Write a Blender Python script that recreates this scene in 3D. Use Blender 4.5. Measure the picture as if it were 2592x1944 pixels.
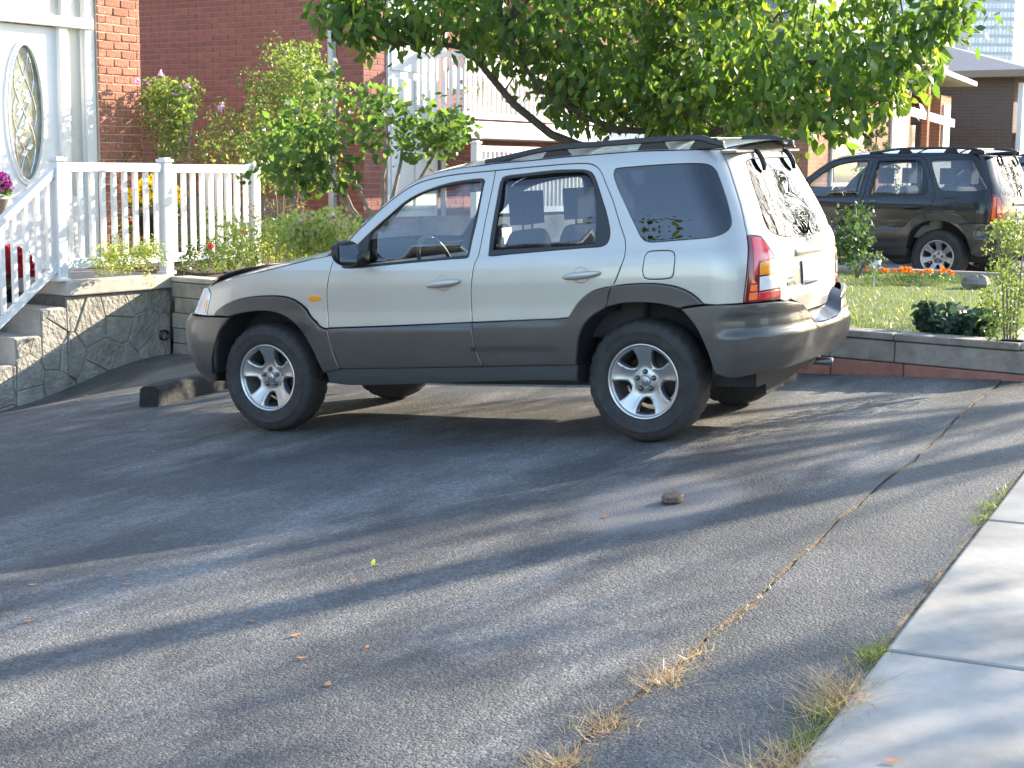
import bpy, bmesh, math, random
import numpy as np
from mathutils import Vector, Matrix
from mathutils.geometry import delaunay_2d_cdt

S = bpy.context.scene
COL = S.collection
for o in list(bpy.data.objects): bpy.data.objects.remove(o)
random.seed(7); RNG = np.random.default_rng(7)

# ------------------------------------------------------------------ camera, sky, sun, exposure
CW = (-8.853524, -3.415476, 1.536666)
cam_d = bpy.data.cameras.new('camera'); cam = bpy.data.objects.new('camera', cam_d); COL.objects.link(cam)
cam_d.sensor_width = 36.0; cam_d.lens = 54.923; cam_d.clip_end = 3000; cam_d.clip_start = 0.05
_r = (0.470047, -0.882586, 0.009903); _d = (-0.117936, -0.073921, -0.990266); _f = (0.874727, 0.464304, -0.138835)
cam.matrix_world = Matrix(((_r[0], -_d[0], -_f[0], CW[0]), (_r[1], -_d[1], -_f[1], CW[1]), (_r[2], -_d[2], -_f[2], CW[2]), (0, 0, 0, 1)))
S.camera = cam
SUN_AZ, SUN_EL = math.radians(-28), math.radians(21.5)
SD = Vector((math.cos(SUN_EL)*math.cos(SUN_AZ), math.cos(SUN_EL)*math.sin(SUN_AZ), math.sin(SUN_EL)))
w = bpy.data.worlds.new('World'); S.world = w; w.use_nodes = True
_n = w.node_tree.nodes; _l = w.node_tree.links
sky = _n.new('ShaderNodeTexSky'); sky.sky_type = 'NISHITA'; sky.sun_disc = False
sky.sun_elevation = SUN_EL; sky.sun_rotation = math.pi/2 - SUN_AZ
sky.air_density = 1.0; sky.dust_density = 0.8; sky.ozone_density = 1.5
_n['Background'].inputs['Strength'].default_value = 0.15
_l.new(sky.outputs[0], _n['Background'].inputs['Color'])
sun_d = bpy.data.lights.new('sun', 'SUN'); sun_d.energy = 4.1; sun_d.angle = math.radians(0.55); sun_d.color = (1.0, 0.88, 0.70)
sun = bpy.data.objects.new('sun', sun_d); COL.objects.link(sun)
sun.rotation_euler = SD.to_track_quat('Z', 'Y').to_euler(); sun.location = (20, -20, 30)
vs = S.view_settings; vs.view_transform = 'Standard'; vs.look = 'None'; vs.gamma = 1; vs.exposure = 2.1; vs.use_curve_mapping = False
S.cycles.max_bounces = 7; S.cycles.diffuse_bounces = 3; S.cycles.glossy_bounces = 4; S.cycles.transparent_max_bounces = 24
S.cycles.transmission_bounces = 4; S.cycles.caustics_reflective = False; S.cycles.caustics_refractive = False
S.cycles.use_denoising = True; S.cycles.sample_clamp_indirect = 6.0

# ------------------------------------------------------------------ helpers
HA = math.radians(-5.5); PC = Vector((3.46, 7.05, 0))
HXv = Vector((math.cos(HA), math.sin(HA), 0)); HYv = Vector((-math.sin(HA), math.cos(HA), 0))
def H(x, y, z=0.0):
    p = PC + HXv*x + HYv*y; return Vector((p.x, p.y, z))
def gplane(x, y): return 0.02108*max(-12, min(6, x)) - 0.06429*y
def sst(a, b, x):
    t = min(1, max(0, (x-a)/(b-a))); return t*t*(3-2*t)
def gz(x, y):
    z = gplane(x, max(y, -2.25)) - 0.012*min(0, y+2.25)
    return z - 0.27*sst(5.2, 7.4, y)*sst(3.3, 1.3, x) - 0.02*sst(4, 7, y)

def tag(o, label=None, cat=None, group=None, kind=None):
    if label: o['label'] = label
    if cat: o['category'] = cat
    if group: o['group'] = group
    if kind: o['kind'] = kind
    return o
def empty(name, loc=(0, 0, 0), rz=0.0, parent=None):
    o = bpy.data.objects.new(name, None); COL.objects.link(o); o.location = loc; o.rotation_euler = (0, 0, rz)
    o.empty_display_size = .2
    if parent: o.parent = parent
    return o
def link(name, me, parent=None):
    o = bpy.data.objects.new(name, me); COL.objects.link(o)
    if parent: o.parent = parent
    return o
def mesh_of(name, V, F, mats, mi=None, smooth=False, normals=None):
    me = bpy.data.meshes.new(name); me.from_pydata([tuple(v) for v in V], [], [tuple(f) for f in F])
    if not isinstance(mats, (list, tuple)): mats = [mats]
    for m in mats: me.materials.append(m)
    if mi is not None: me.polygons.foreach_set('material_index', np.array(mi, dtype=np.int32))
    if smooth: me.polygons.foreach_set('use_smooth', np.ones(len(me.polygons), dtype=bool))
    me.update()
    if normals is not None: me.normals_split_custom_set_from_vertices([tuple(n) for n in normals])
    return me
def mobj(name, V, F, mats, parent=None, **k): return link(name, mesh_of(name, V, F, mats, **k), parent)
class MB:
    """collects simple solids, builds ONE mesh object"""
    def __init__(s): s.V = []; s.F = []; s.M = []
    def add(s, V, F, m=0):
        b = len(s.V); s.V += [tuple(v) for v in V]; s.F += [tuple(i+b for i in f) for f in F]; s.M += [m]*len(F); return s
    def box(s, x0, x1, y0, y1, z0, z1, m=0, T=None):
        V = [(x, y, z) for x in (x0, x1) for y in (y0, y1) for z in (z0, z1)]
        if T: V = [T(*v) for v in V]
        return s.add(V, [(0, 1, 3, 2), (4, 6, 7, 5), (0, 4, 5, 1), (2, 3, 7, 6), (0, 2, 6, 4), (1, 5, 7, 3)], m)
    def prism(s, poly, z0, z1, m=0, T=None):
        n = len(poly); V = [(x, y, z0) for x, y in poly]+[(x, y, z1) for x, y in poly]
        if T: V = [T(*v) for v in V]
        return s.add(V, [tuple(range(n))[::-1], tuple(range(n, 2*n))]+[(i, (i+1) % n, n+(i+1) % n, n+i) for i in range(n)], m)
    def tube(s, pts, rad, n=8, m=0, cap=True):
        pts = [Vector(p) for p in pts]; R = rad if isinstance(rad, (list, tuple)) else [rad]*len(pts); V = []; F = []
        up = Vector((0, 0, 1))
        for i, p in enumerate(pts):
            d = (pts[min(i+1, len(pts)-1)]-pts[max(i-1, 0)]).normalized()
            a = d.cross(up)
            if a.length < 1e-3: a = d.cross(Vector((1, 0, 0)))
            a.normalize(); b = d.cross(a)
            for k in range(n):
                t = 2*math.pi*k/n; V.append(p+(a*math.cos(t)+b*math.sin(t))*R[i])
        for i in range(len(pts)-1):
            for k in range(n): F.append((i*n+k, i*n+(k+1) % n, (i+1)*n+(k+1) % n, (i+1)*n+k))
        if cap: F += [tuple(range(n))[::-1], tuple(range((len(pts)-1)*n, len(pts)*n))]
        return s.add(V, F, m)
    def lathe(s, prof, n=24, m=0, T=None, closed=False):
        """prof: (r, h); axis z"""
        V = []; F = []; k = len(prof)
        for j in range(n):
            t = 2*math.pi*j/n
            for r, h in prof: V.append((r*math.cos(t), r*math.sin(t), h))
        for j in range(n):
            for i in range(k if closed else k-1):
                a = j*k+i; b = j*k+(i+1) % k; c = ((j+1) % n)*k+(i+1) % k; d = ((j+1) % n)*k+i
                F.append((a, d, c, b))
        if T: V = [T(*v) for v in V]
        return s.add(V, F, m)
    def build(s, name, mats, parent=None, smooth=False, bevel=0.0):
        o = mobj(name, s.V, s.F, mats, parent, mi=s.M, smooth=smooth)
        if bevel:
            md = o.modifiers.new('bevel', 'BEVEL'); md.width = bevel; md.segments = 2; md.limit_method = 'ANGLE'; md.harden_normals = False
        return o
def HT(x, y, z): return tuple(H(x, y, z))
def copy_tree(o, parent=None):
    c = o.copy(); COL.objects.link(c); c.parent = parent
    for ch in o.children: copy_tree(ch, c)
    return c

# ------------------------------------------------------------------ materials
def mat(name, col=(.5, .5, .5), rough=.6, metal=0.0, spec=.5, coat=0.0, var=0.0, vscale=8.0, bump=0.0, bscale=60.0, col2=None, emis=None, sss=0, transl=None, rand=0.0, coords='Object', bdist=.01):
    m = bpy.data.materials.new(name); m.use_nodes = True; nt = m.node_tree; N = nt.nodes; L = nt.links; b = N['Principled BSDF']
    b.inputs['Base Color'].default_value = (*col, 1); b.inputs['Roughness'].default_value = rough; b.inputs['Metallic'].default_value = metal
    b.inputs['Specular IOR Level'].default_value = spec
    if coat: b.inputs['Coat Weight'].default_value = coat; b.inputs['Coat Roughness'].default_value = .04
    tc = N.new('ShaderNodeTexCoord') if (var or bump) else None
    csock = None
    if var or col2:
        if tc is None: tc = N.new('ShaderNodeTexCoord')
        nz = N.new('ShaderNodeTexNoise'); nz.inputs['Scale'].default_value = vscale; nz.inputs['Detail'].default_value = 5; nz.inputs['Roughness'].default_value = .65
        L.new(tc.outputs[coords], nz.inputs['Vector'])
        rp = N.new('ShaderNodeValToRGB'); c2 = col2 or tuple(c*(1-var) for c in col); c1 = col if col2 else tuple(min(1, c*(1+var)) for c in col)
        rp.color_ramp.elements[0].position = .34; rp.color_ramp.elements[1].position = .66
        rp.color_ramp.elements[0].color = (*c2, 1); rp.color_ramp.elements[1].color = (*c1, 1)
        L.new(nz.outputs['Fac'], rp.inputs['Fac']); csock = rp.outputs['Color']
    if rand:
        oi = N.new('ShaderNodeObjectInfo'); hs = N.new('ShaderNodeHueSaturation'); mr = N.new('ShaderNodeMapRange')
        mr.inputs['To Min'].default_value = 1-rand; mr.inputs['To Max'].default_value = 1+rand
        L.new(oi.outputs['Random'], mr.inputs['Value']); L.new(mr.outputs[0], hs.inputs['Value'])
        if csock: L.new(csock, hs.inputs['Color'])
        else: hs.inputs['Color'].default_value = (*col, 1)
        csock = hs.outputs['Color']
    if csock: L.new(csock, b.inputs['Base Color'])
    if bump:
        n2 = N.new('ShaderNodeTexNoise'); n2.inputs['Scale'].default_value = bscale; n2.inputs['Detail'].default_value = 4
        L.new(tc.outputs[coords], n2.inputs['Vector']); bp = N.new('ShaderNodeBump'); bp.inputs['Strength'].default_value = bump; bp.inputs['Distance'].default_value = bdist
        L.new(n2.outputs['Fac'], bp.inputs['Height']); L.new(bp.outputs[0], b.inputs['Normal'])
    if emis: b.inputs['Emission Color'].default_value = (*emis[:3], 1); b.inputs['Emission Strength'].default_value = emis[3]
    return m
def glass_mat(name, tint, refl=1.0, ior=1.5):
    m = bpy.data.materials.new(name); m.use_nodes = True; nt = m.node_tree; N = nt.nodes; L = nt.links
    for n in list(N): N.remove(n)
    out = N.new('ShaderNodeOutputMaterial'); mx = N.new('ShaderNodeMixShader'); tr = N.new('ShaderNodeBsdfTransparent'); gl = N.new('ShaderNodeBsdfGlossy')
    # Schlick reflectance of a thin pane, the same from both sides
    ge = N.new('ShaderNodeNewGeometry'); dt = N.new('ShaderNodeVectorMath'); dt.operation = 'DOT_PRODUCT'; L.new(ge.outputs['Normal'], dt.inputs[0]); L.new(ge.outputs['Incoming'], dt.inputs[1])
    ab = N.new('ShaderNodeMath'); ab.operation = 'ABSOLUTE'; L.new(dt.outputs['Value'], ab.inputs[0]); om = N.new('ShaderNodeMath'); om.operation = 'SUBTRACT'; om.inputs[0].default_value = 1; om.use_clamp = True; L.new(ab.outputs[0], om.inputs[1])
    pw = N.new('ShaderNodeMath'); pw.operation = 'POWER'; pw.inputs[1].default_value = 4.6; L.new(om.outputs[0], pw.inputs[0])
    mt = N.new('ShaderNodeMath'); mt.operation = 'MULTIPLY_ADD'; mt.inputs[1].default_value = .92-.04*refl; mt.inputs[2].default_value = .04*refl; mt.use_clamp = True; fr = pw
    tr.inputs['Color'].default_value = (*tint, 1); gl.inputs['Roughness'].default_value = .0; gl.inputs['Color'].default_value = (1, 1, 1, 1)
    L.new(fr.outputs[0], mt.inputs[0]); L.new(mt.outputs[0], mx.inputs[0]); L.new(tr.outputs[0], mx.inputs[1]); L.new(gl.outputs[0], mx.inputs[2]); L.new(mx.outputs[0], out.inputs['Surface'])
    return m
def leaf_mat(name, c1, c2, trans=.45, scale=2.5, gloss=.35, c3=None):
    """foliage: colour varies from leaf to leaf (vertex colour attribute 'lv'), light passes through"""
    m = bpy.data.materials.new(name); m.use_nodes = True; nt = m.node_tree; N = nt.nodes; L = nt.links; b = N['Principled BSDF']; out = N['Material Output']
    at = N.new('ShaderNodeAttribute'); at.attribute_name = 'lv'; rp = N.new('ShaderNodeValToRGB')
    rp.color_ramp.elements[0].color = (*c1, 1); rp.color_ramp.elements[1].color = (*c2, 1)
    if c3:
        rp.color_ramp.elements[1].position = .86; e = rp.color_ramp.elements.new(1.0); e.color = (*c3, 1)
    L.new(at.outputs['Fac'], rp.inputs['Fac']); L.new(rp.outputs[0], b.inputs['Base Color']); b.inputs['Roughness'].default_value = gloss; b.inputs['Specular IOR Level'].default_value = .4
    tr = N.new('ShaderNodeBsdfTranslucent'); hs = N.new('ShaderNodeHueSaturation'); hs.inputs['Saturation'].default_value = 1.15; hs.inputs['Value'].default_value = 2.2; hs.inputs['Hue'].default_value = .485
    L.new(rp.outputs[0], hs.inputs['Color']); L.new(hs.outputs[0], tr.inputs['Color'])
    mx = N.new('ShaderNodeMixShader'); mx.inputs[0].default_value = trans
    L.new(b.outputs[0], mx.inputs[1]); L.new(tr.outputs[0], mx.inputs[2]); L.new(mx.outputs[0], out.inputs['Surface'])
    return m
def ramp(N, stops):
    r = N.new('ShaderNodeValToRGB'); els = r.color_ramp.elements
    while len(els) < len(stops): els.new(.5)
    for e, (p, c) in zip(els, stops): e.position = p; e.color = (*c, 1)
    return r

def asphalt_mat(name, worn=1.0, base=.085, seed=0.0, stain=None):
    m = bpy.data.materials.new(name); m.use_nodes = True; nt = m.node_tree; N = nt.nodes; L = nt.links; b = N['Principled BSDF']
    tc = N.new('ShaderNodeTexCoord'); mp = N.new('ShaderNodeMapping'); mp.inputs['Location'].default_value = (seed, seed*1.7, 0); L.new(tc.outputs['Object'], mp.inputs['Vector'])
    def noise(sc, det=6, ro=.6, vec=None):
        n = N.new('ShaderNodeTexNoise'); n.inputs['Scale'].default_value = sc; n.inputs['Detail'].default_value = det; n.inputs['Roughness'].default_value = ro; L.new((vec or mp).outputs[0], n.inputs['Vector']); return n
    big = noise(.55, 7, .62); med = noise(3.2, 6, .7)
    # worn, dusty patches drawn out along the drive
    st = N.new('ShaderNodeMapping'); st.inputs['Scale'].default_value = (.5, 1.6, 1); st.inputs['Rotation'].default_value = (0, 0, .35); L.new(tc.outputs['Object'], st.inputs['Vector'])
    stn = noise(.9, 7, .66, st)
    vo = N.new('ShaderNodeTexVoronoi'); vo.inputs['Scale'].default_value = 130; L.new(mp.outputs[0], vo.inputs['Vector'])
    vo2 = N.new('ShaderNodeTexVoronoi'); vo2.inputs['Scale'].default_value = 75; L.new(mp.outputs[0], vo2.inputs['Vector'])
    r1 = ramp(N, [(.32, (base*.60,)*3), (.50, (base*.95, base*.95, base*.94)), (.68, (base*1.75, base*1.72, base*1.66))]); L.new(big.outputs['Fac'], r1.inputs['Fac'])
    r2 = ramp(N, [(.47, (0, 0, 0)), (.66, (1, 1, 1))]); L.new(stn.outputs['Fac'], r2.inputs['Fac'])
    mx = N.new('ShaderNodeMix'); mx.data_type = 'RGBA'; mx.blend_type = 'MIX'; mx.inputs['B'].default_value = (base*2.7, base*2.62, base*2.5, 1)
    sc = N.new('ShaderNodeMath'); sc.operation = 'MULTIPLY'; sc.inputs[1].default_value = .85*worn; L.new(r2.outputs[0], sc.inputs[0]); L.new(sc.outputs[0], mx.inputs['Factor']); L.new(r1.outputs[0], mx.inputs['A'])
    # aggregate: each stone its own shade
    bw = N.new('ShaderNodeSeparateColor'); L.new(vo.outputs['Color'], bw.inputs[0]); r3 = ramp(N, [(0, (.70,)*3), (.55, (.98,)*3), (.88, (1.22, 1.2, 1.17)), (1, (1.65, 1.62, 1.56))]); L.new(bw.outputs[0], r3.inputs['Fac'])
    bw2 = N.new('ShaderNodeSeparateColor'); L.new(vo2.outputs['Color'], bw2.inputs[0]); r4 = ramp(N, [(0, (.8,)*3), (.6, (1,)*3), (1, (1.4, 1.38, 1.33))]); L.new(bw2.outputs[1], r4.inputs['Fac'])
    m1 = N.new('ShaderNodeMix'); m1.data_type = 'RGBA'; m1.blend_type = 'MULTIPLY'; m1.inputs['Factor'].default_value = 1; L.new(mx.outputs['Result'], m1.inputs['A']); L.new(r3.outputs[0], m1.inputs['B'])
    m2 = N.new('ShaderNodeMix'); m2.data_type = 'RGBA'; m2.blend_type = 'MULTIPLY'; m2.inputs['Factor'].default_value = 1; L.new(m1.outputs['Result'], m2.inputs['A']); L.new(r4.outputs[0], m2.inputs['B'])
    r5 = ramp(N, [(.3, (.8,)*3), (.7, (1.22, 1.2, 1.17))]); L.new(med.outputs['Fac'], r5.inputs['Fac'])
    m3 = N.new('ShaderNodeMix'); m3.data_type = 'RGBA'; m3.blend_type = 'MULTIPLY'; m3.inputs['Factor'].default_value = 1; L.new(m2.outputs['Result'], m3.inputs['A']); L.new(r5.outputs[0], m3.inputs['B'])
    last = m3
    if stain:
        ds = N.new('ShaderNodeMapping'); ds.inputs['Location'].default_value = (-stain[0]/stain[2], -stain[1]/stain[3], 0); ds.inputs['Scale'].default_value = (1/stain[2], 1/stain[3], 0); L.new(tc.outputs['Object'], ds.inputs['Vector'])
        ln = N.new('ShaderNodeVectorMath'); ln.operation = 'LENGTH'; L.new(ds.outputs[0], ln.inputs[0]); wob = N.new('ShaderNodeMath'); wob.operation = 'MULTIPLY_ADD'; wob.inputs[1].default_value = .9; L.new(med.outputs['Fac'], wob.inputs[0]); L.new(ln.outputs['Value'], wob.inputs[2])
        rs_ = ramp(N, [(.0, (.75,)*3), (.62, (.75,)*3), (.80, (0, 0, 0))]); mr = N.new('ShaderNodeMapRange'); mr.inputs['From Max'].default_value = 2.0; L.new(wob.outputs[0], mr.inputs['Value']); L.new(mr.outputs[0], rs_.inputs['Fac'])
        ms = N.new('ShaderNodeMix'); ms.data_type = 'RGBA'; ms.inputs['B'].default_value = (.16, .155, .148, 1); L.new(rs_.outputs[0], ms.inputs['Factor']); L.new(m3.outputs['Result'], ms.inputs['A']); last = ms
    L.new(last.outputs['Result'], b.inputs['Base Color']); b.inputs['Roughness'].default_value = .72; b.inputs['Specular IOR Level'].default_value = .45
    ad = N.new('ShaderNodeMath'); ad.operation = 'ADD'; L.new(vo.outputs['Distance'], ad.inputs[0]); L.new(vo2.outputs['Distance'], ad.inputs[1])
    bp = N.new('ShaderNodeBump'); bp.inputs['Strength'].default_value = .7; bp.inputs['Distance'].default_value = .004; bp.invert = True; L.new(ad.outputs[0], bp.inputs['Height']); L.new(bp.outputs[0], b.inputs['Normal'])
    return m
M = {}
M['paint'] = mat('silver_beige_paint', (.47, .45, .41), .40, .45, coat=.7, var=.03, vscale=2.5)
M['clad'] = mat('grey_cladding_paint', (.072, .067, .062), .36, .3, coat=.45, var=.08, vscale=5)
M['sill'] = mat('sill_plastic', (.05, .052, .055), .55)
M['trim'] = mat('black_trim', (.012, .012, .014), .42)
M['rubber'] = mat('tyre_rubber', (.032, .031, .031), .78, var=.35, vscale=14, bump=.15, bscale=200)
M['inner'] = mat('interior_dark', (.02, .02, .022), .85)
M['seat'] = mat('seat_cloth', (.045, .045, .05), .9)
M['dash'] = mat('dash_beige', (.32, .28, .23), .8)
M['alloy'] = mat('alloy_silver', (.43, .43, .43), .34, .8)
M['alloy_l'] = mat('alloy_machined', (.62, .62, .61), .28, .9)
M['lug'] = mat('lug_steel', (.16, .16, .17), .35, .8)
M['disc'] = mat('brake_disc', (.06, .05, .045), .5, .6)
M['glass'] = glass_mat('side_glass', (.86, .90, .88), 2.2)
M['glass_t'] = glass_mat('tinted_glass', (.42, .45, .48), 2.2)
M['glass_d'] = glass_mat('privacy_glass', (.05, .055, .065), 2.4)
M['glass_r'] = glass_mat('rear_glass', (.06, .065, .07), 1.8)
M['mirror'] = mat('mirror_glass', (.75, .8, .85), .03, 1.0)
M['red'] = mat('red_lens', (.58, .010, .026), .16, coat=1, spec=.6)
M['red_d'] = mat('dark_red_lens', (.16, .004, .010), .16, coat=1)
M['amber'] = mat('amber_lens', (.85, .30, .012), .15, coat=1)
M['clear'] = mat('clear_lens', (.72, .74, .76), .12, .1, coat=1)
M['lit'] = mat('lit_orange_red_reflector', (.95, .16, .02), .2, coat=1)  # bright orange red puts the lit look of the reflectors into the colour
M['chrome'] = mat('chrome', (.8, .8, .78), .1, 1.0)
M['plate'] = mat('plate_white', (.72, .72, .74), .4)
M['plate_b'] = mat('plate_band', (.16, .18, .22), .5)
M['whitepaint'] = mat('letter_white', (.8, .8, .78), .4)

# ------------------------------------------------------------------ SUV body surface: (u, z) unrolls the sides, the rear and the nose
def pchip(xs,ys):
    xs=np.array(xs,float);ys=np.array(ys,float);h=np.diff(xs);d=np.diff(ys)/h
    m=np.zeros(len(xs));m[0]=d[0];m[-1]=d[-1]
    for i in range(1,len(xs)-1):
        if d[i-1]*d[i]>0:
            w1=2*h[i]+h[i-1];w2=h[i]+2*h[i-1];m[i]=(w1+w2)/(w1/d[i-1]+w2/d[i])
    def f(x):
        x=np.clip(x,xs[0],xs[-1]);i=np.clip(np.searchsorted(xs,x,side='right')-1,0,len(h)-1)
        t=(x-xs[i])/h[i];t2=t*t;t3=t2*t
        return (2*t3-3*t2+1)*ys[i]+(t3-2*t2+t)*h[i]*m[i]+(-2*t3+3*t2)*ys[i+1]+(t3-t2)*h[i]*m[i+1]
    return f
WZ=pchip([.15,.30,.38,.50,.62,.72,.80,.92,1.00,1.06,1.10,1.30,1.50,1.62,1.72],[.79,.835,.862,.874,.876,.872,.868,.868,.862,.849,.834,.772,.706,.662,.60])
XRT=pchip([.15,.40,.70,.90,1.05,1.15,1.25,1.40,1.60,1.70],[-.70,-.735,-.752,-.755,-.745,-.72,-.685,-.615,-.515,-.44])
XFT=pchip([.15,.30,.45,.60,.72,.78,.90,.97,1.10],[3.25,3.40,3.49,3.51,3.49,3.44,3.36,3.30,3.12])
RC=.30;PR,QR=3.6,2.3;XSF=2.15;PF,QF=3.2,3.8
_T=np.linspace(0,np.pi/2,400)
_XR0=float(XRT(.9))+RC
def _rear(t,W): return W*np.cos(t)**(2/PR), np.sin(t)**(2/QR)*RC
_y,_x=_rear(_T,float(WZ(.9)));_LR=np.concatenate([[0],np.cumsum(np.hypot(np.diff(_y),np.diff(_x)))])
_RF0=float(XFT(.9))-XSF
def _front(t,W,r): return W*np.cos(t)**(2/PF), np.sin(t)**(2/QF)*r
_yf,_xf=_front(_T,float(WZ(.9)),_RF0);_LF=np.concatenate([[0],np.cumsum(np.hypot(np.diff(_yf),np.diff(_xf)))])
UR=_XR0-_LR[-1];UF=XSF+_LF[-1]
def nsst(a,b,x):
    t=np.clip((x-a)/(b-a),0,1);return t*t*(3-2*t)
def perim(u,z):
    u=np.asarray(u,float);z=np.asarray(z,float);W=WZ(z)
    xs=XRT(z)+RC
    x=u+(xs-_XR0)*(1-nsst(_XR0,.45,u));y=W*np.ones_like(u)
    t=np.interp(_XR0-u,_LR,_T);yr,xr=_rear(t,W)
    rear=u<_XR0
    x=np.where(rear,xs-xr,x);y=np.where(rear,yr,y)
    t=np.interp(u-XSF,_LF,_T);yf,xf=_front(t,W,XFT(z)-XSF)
    fr=u>XSF
    x=np.where(fr,XSF+xf,x);y=np.where(fr,yf,y)
    return x,y
def perim2(u, z):
    u = np.asarray(u, float); z = np.asarray(z, float)
    a = u < UR; b = u > UF; uu = np.where(a, 2*UR-u, np.where(b, 2*UF-u, u)); x, y = perim(uu, z)
    return x, np.where(a | b, -y, y)
def bpos(u, z, off=0.0):
    """point on the body skin, pushed out by off(u, z)"""
    u = np.asarray(u, float); z = np.asarray(z, float); e = 2e-3
    x, y = perim2(u, z)
    P = np.stack([x, y, z*np.ones_like(x)], -1)
    x1, y1 = perim2(u+e, z); x0, y0 = perim2(u-e, z); du = np.stack([x1-x0, y1-y0, 0*x0], -1)
    x1, y1 = perim2(u, z+e); x0, y0 = perim2(u, z-e); dz = np.stack([x1-x0, y1-y0, 2*e+0*x0], -1)
    n = np.cross(dz, du); n /= np.linalg.norm(n, axis=-1, keepdims=True)+1e-12
    o = off(u, z) if callable(off) else off
    return P + n*np.asarray(o*np.ones_like(u))[..., None]
def bposn(u, z, off=0.0):
    e = 3e-3; P = bpos(u, z, off); du = bpos(u+e, z, off)-bpos(u-e, z, off); dz = bpos(u, z+e, off)-bpos(u, z-e, off)
    n = np.cross(dz, du); n /= np.linalg.norm(n, axis=-1, keepdims=True)+1e-12
    return P, n, du/(2*e), dz/(2*e)
def spline(pts, sub=3, corner=48):
    """closed polygon, rounded through its points; sharp corners stay"""
    P = np.array(pts, float); n = len(P); out = []
    d = np.roll(P, -1, 0)-P; ang = np.degrees(np.abs((np.arctan2(d[:, 1], d[:, 0])-np.arctan2(np.roll(d, 1, 0)[:, 1], np.roll(d, 1, 0)[:, 0])+np.pi) % (2*np.pi)-np.pi))
    cor = ang > corner
    for i in range(n):
        p0, p1, p2, p3 = P[i-1], P[i], P[(i+1) % n], P[(i+2) % n]
        L = np.linalg.norm(p2-p1); m1 = (p2-p1) if cor[i] else (p2-p0)/(np.linalg.norm(p2-p0)+1e-9)*L; m2 = (p2-p1) if cor[(i+1) % n] else (p3-p1)/(np.linalg.norm(p3-p1)+1e-9)*L
        k = max(1, min(sub, int(L/.012)))
        if cor[i] and cor[(i+1) % n]: k = max(1, int(L/.06))
        for j in range(k):
            t = j/k; h = [2*t**3-3*t*t+1, t**3-2*t*t+t, -2*t**3+3*t*t, t**3-t*t]; out.append(h[0]*p1+h[1]*m1+h[2]*p2+h[3]*m2)
    return np.array(out)
def area2(P): return .5*np.sum(P[:, 0]*np.roll(P[:, 1], -1)-np.roll(P[:, 0], -1)*P[:, 1])
def inset(P, d):
    """move a closed polygon inwards by d"""
    s = 1 if area2(P) > 0 else -1
    a = P-np.roll(P, 1, 0); b = np.roll(P, -1, 0)-P
    a /= np.linalg.norm(a, axis=1, keepdims=True)+1e-9; b /= np.linalg.norm(b, axis=1, keepdims=True)+1e-9
    na = np.stack([-a[:, 1], a[:, 0]], 1)*s; nb = np.stack([-b[:, 1], b[:, 0]], 1)*s; m = na+nb; L2 = (m*m).sum(1, keepdims=True)
    return P+d*2*m/np.maximum(L2, .9)
def inside(P, Q):
    x, y = Q[:, 0], Q[:, 1]; r = np.zeros(len(Q), bool); n = len(P); j = n-1
    for i in range(n):
        xi, yi = P[i]; xj, yj = P[j]
        c = ((yi > y) != (yj > y)) & (x < (xj-xi)*(y-yi)/(yj-yi+1e-15)+xi); r ^= c; j = i
    return r
def dist2poly(P, Q):
    A = P; B = np.roll(P, -1, 0); best = np.full(len(Q), 1e9)
    for a, b in zip(A, B):
        ab = b-a; t = np.clip(((Q-a)@ab)/(ab@ab+1e-15), 0, 1); best = np.minimum(best, np.linalg.norm(Q-(a+t[:, None]*ab), axis=1))
    return best
def triangulate(outer, holes, grid, roll=.006):
    """verts (u,z), kind (1 edge, 0 skin), triangles, edge loops"""
    V = []; K = []; E = []; loops = []
    def ring(P, k):
        b = len(V); n = len(P)
        for p in P: V.append(tuple(p)); K.append(k)
        for i in range(n): E.append((b+i, b+(i+1) % n))
        return list(range(b, b+n))
    ho = [h if area2(h) < 0 else h[::-1] for h in holes]; outer = outer if area2(outer) > 0 else outer[::-1]
    loops.append(ring(outer, 1))
    if roll: ring(inset(outer, roll), 0)
    for h in ho:
        loops.append(ring(h, 1))
        if roll: ring(inset(h, -roll), 0)
    lo = outer.min(0); hi = outer.max(0)
    gx, gy = np.meshgrid(np.arange(lo[0]+grid/2, hi[0], grid), np.arange(lo[1]+grid/2, hi[1], grid)); Q = np.stack([gx.ravel(), gy.ravel()], 1)
    if len(Q):
        ok = inside(outer, Q) & (dist2poly(outer, Q) > max(roll*1.6, grid*.3))
        for h in ho: ok &= ~inside(h, Q) & (dist2poly(h, Q) > max(roll*1.6, grid*.3))
        for q in Q[ok]: V.append(tuple(q)); K.append(0)
    r = delaunay_2d_cdt([Vector(v) for v in V], E, [], 0, 1e-7)
    VV = np.array([tuple(v) for v in r[0]]); ov = r[3]; KK = np.array([K[o[0]] if len(o) else 0 for o in ov]); back = {}
    for i, o in enumerate(ov):
        for q in o: back[q] = i
    F = np.array([f for f in r[2] if len(f) == 3]); c = VV[F].mean(1); ok = inside(outer, c)
    for h in ho: ok &= ~inside(h, c)
    F = F[ok]; A = VV[F]; sa = (A[:, 1, 0]-A[:, 0, 0])*(A[:, 2, 1]-A[:, 0, 1])-(A[:, 2, 0]-A[:, 0, 0])*(A[:, 1, 1]-A[:, 0, 1])
    F = F[np.abs(sa) > 1e-10]; sa = sa[np.abs(sa) > 1e-10]; F[sa < 0] = F[sa < 0][:, ::-1]
    return VV, KK, F, [[back[i] for i in l] for l in loops]
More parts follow.
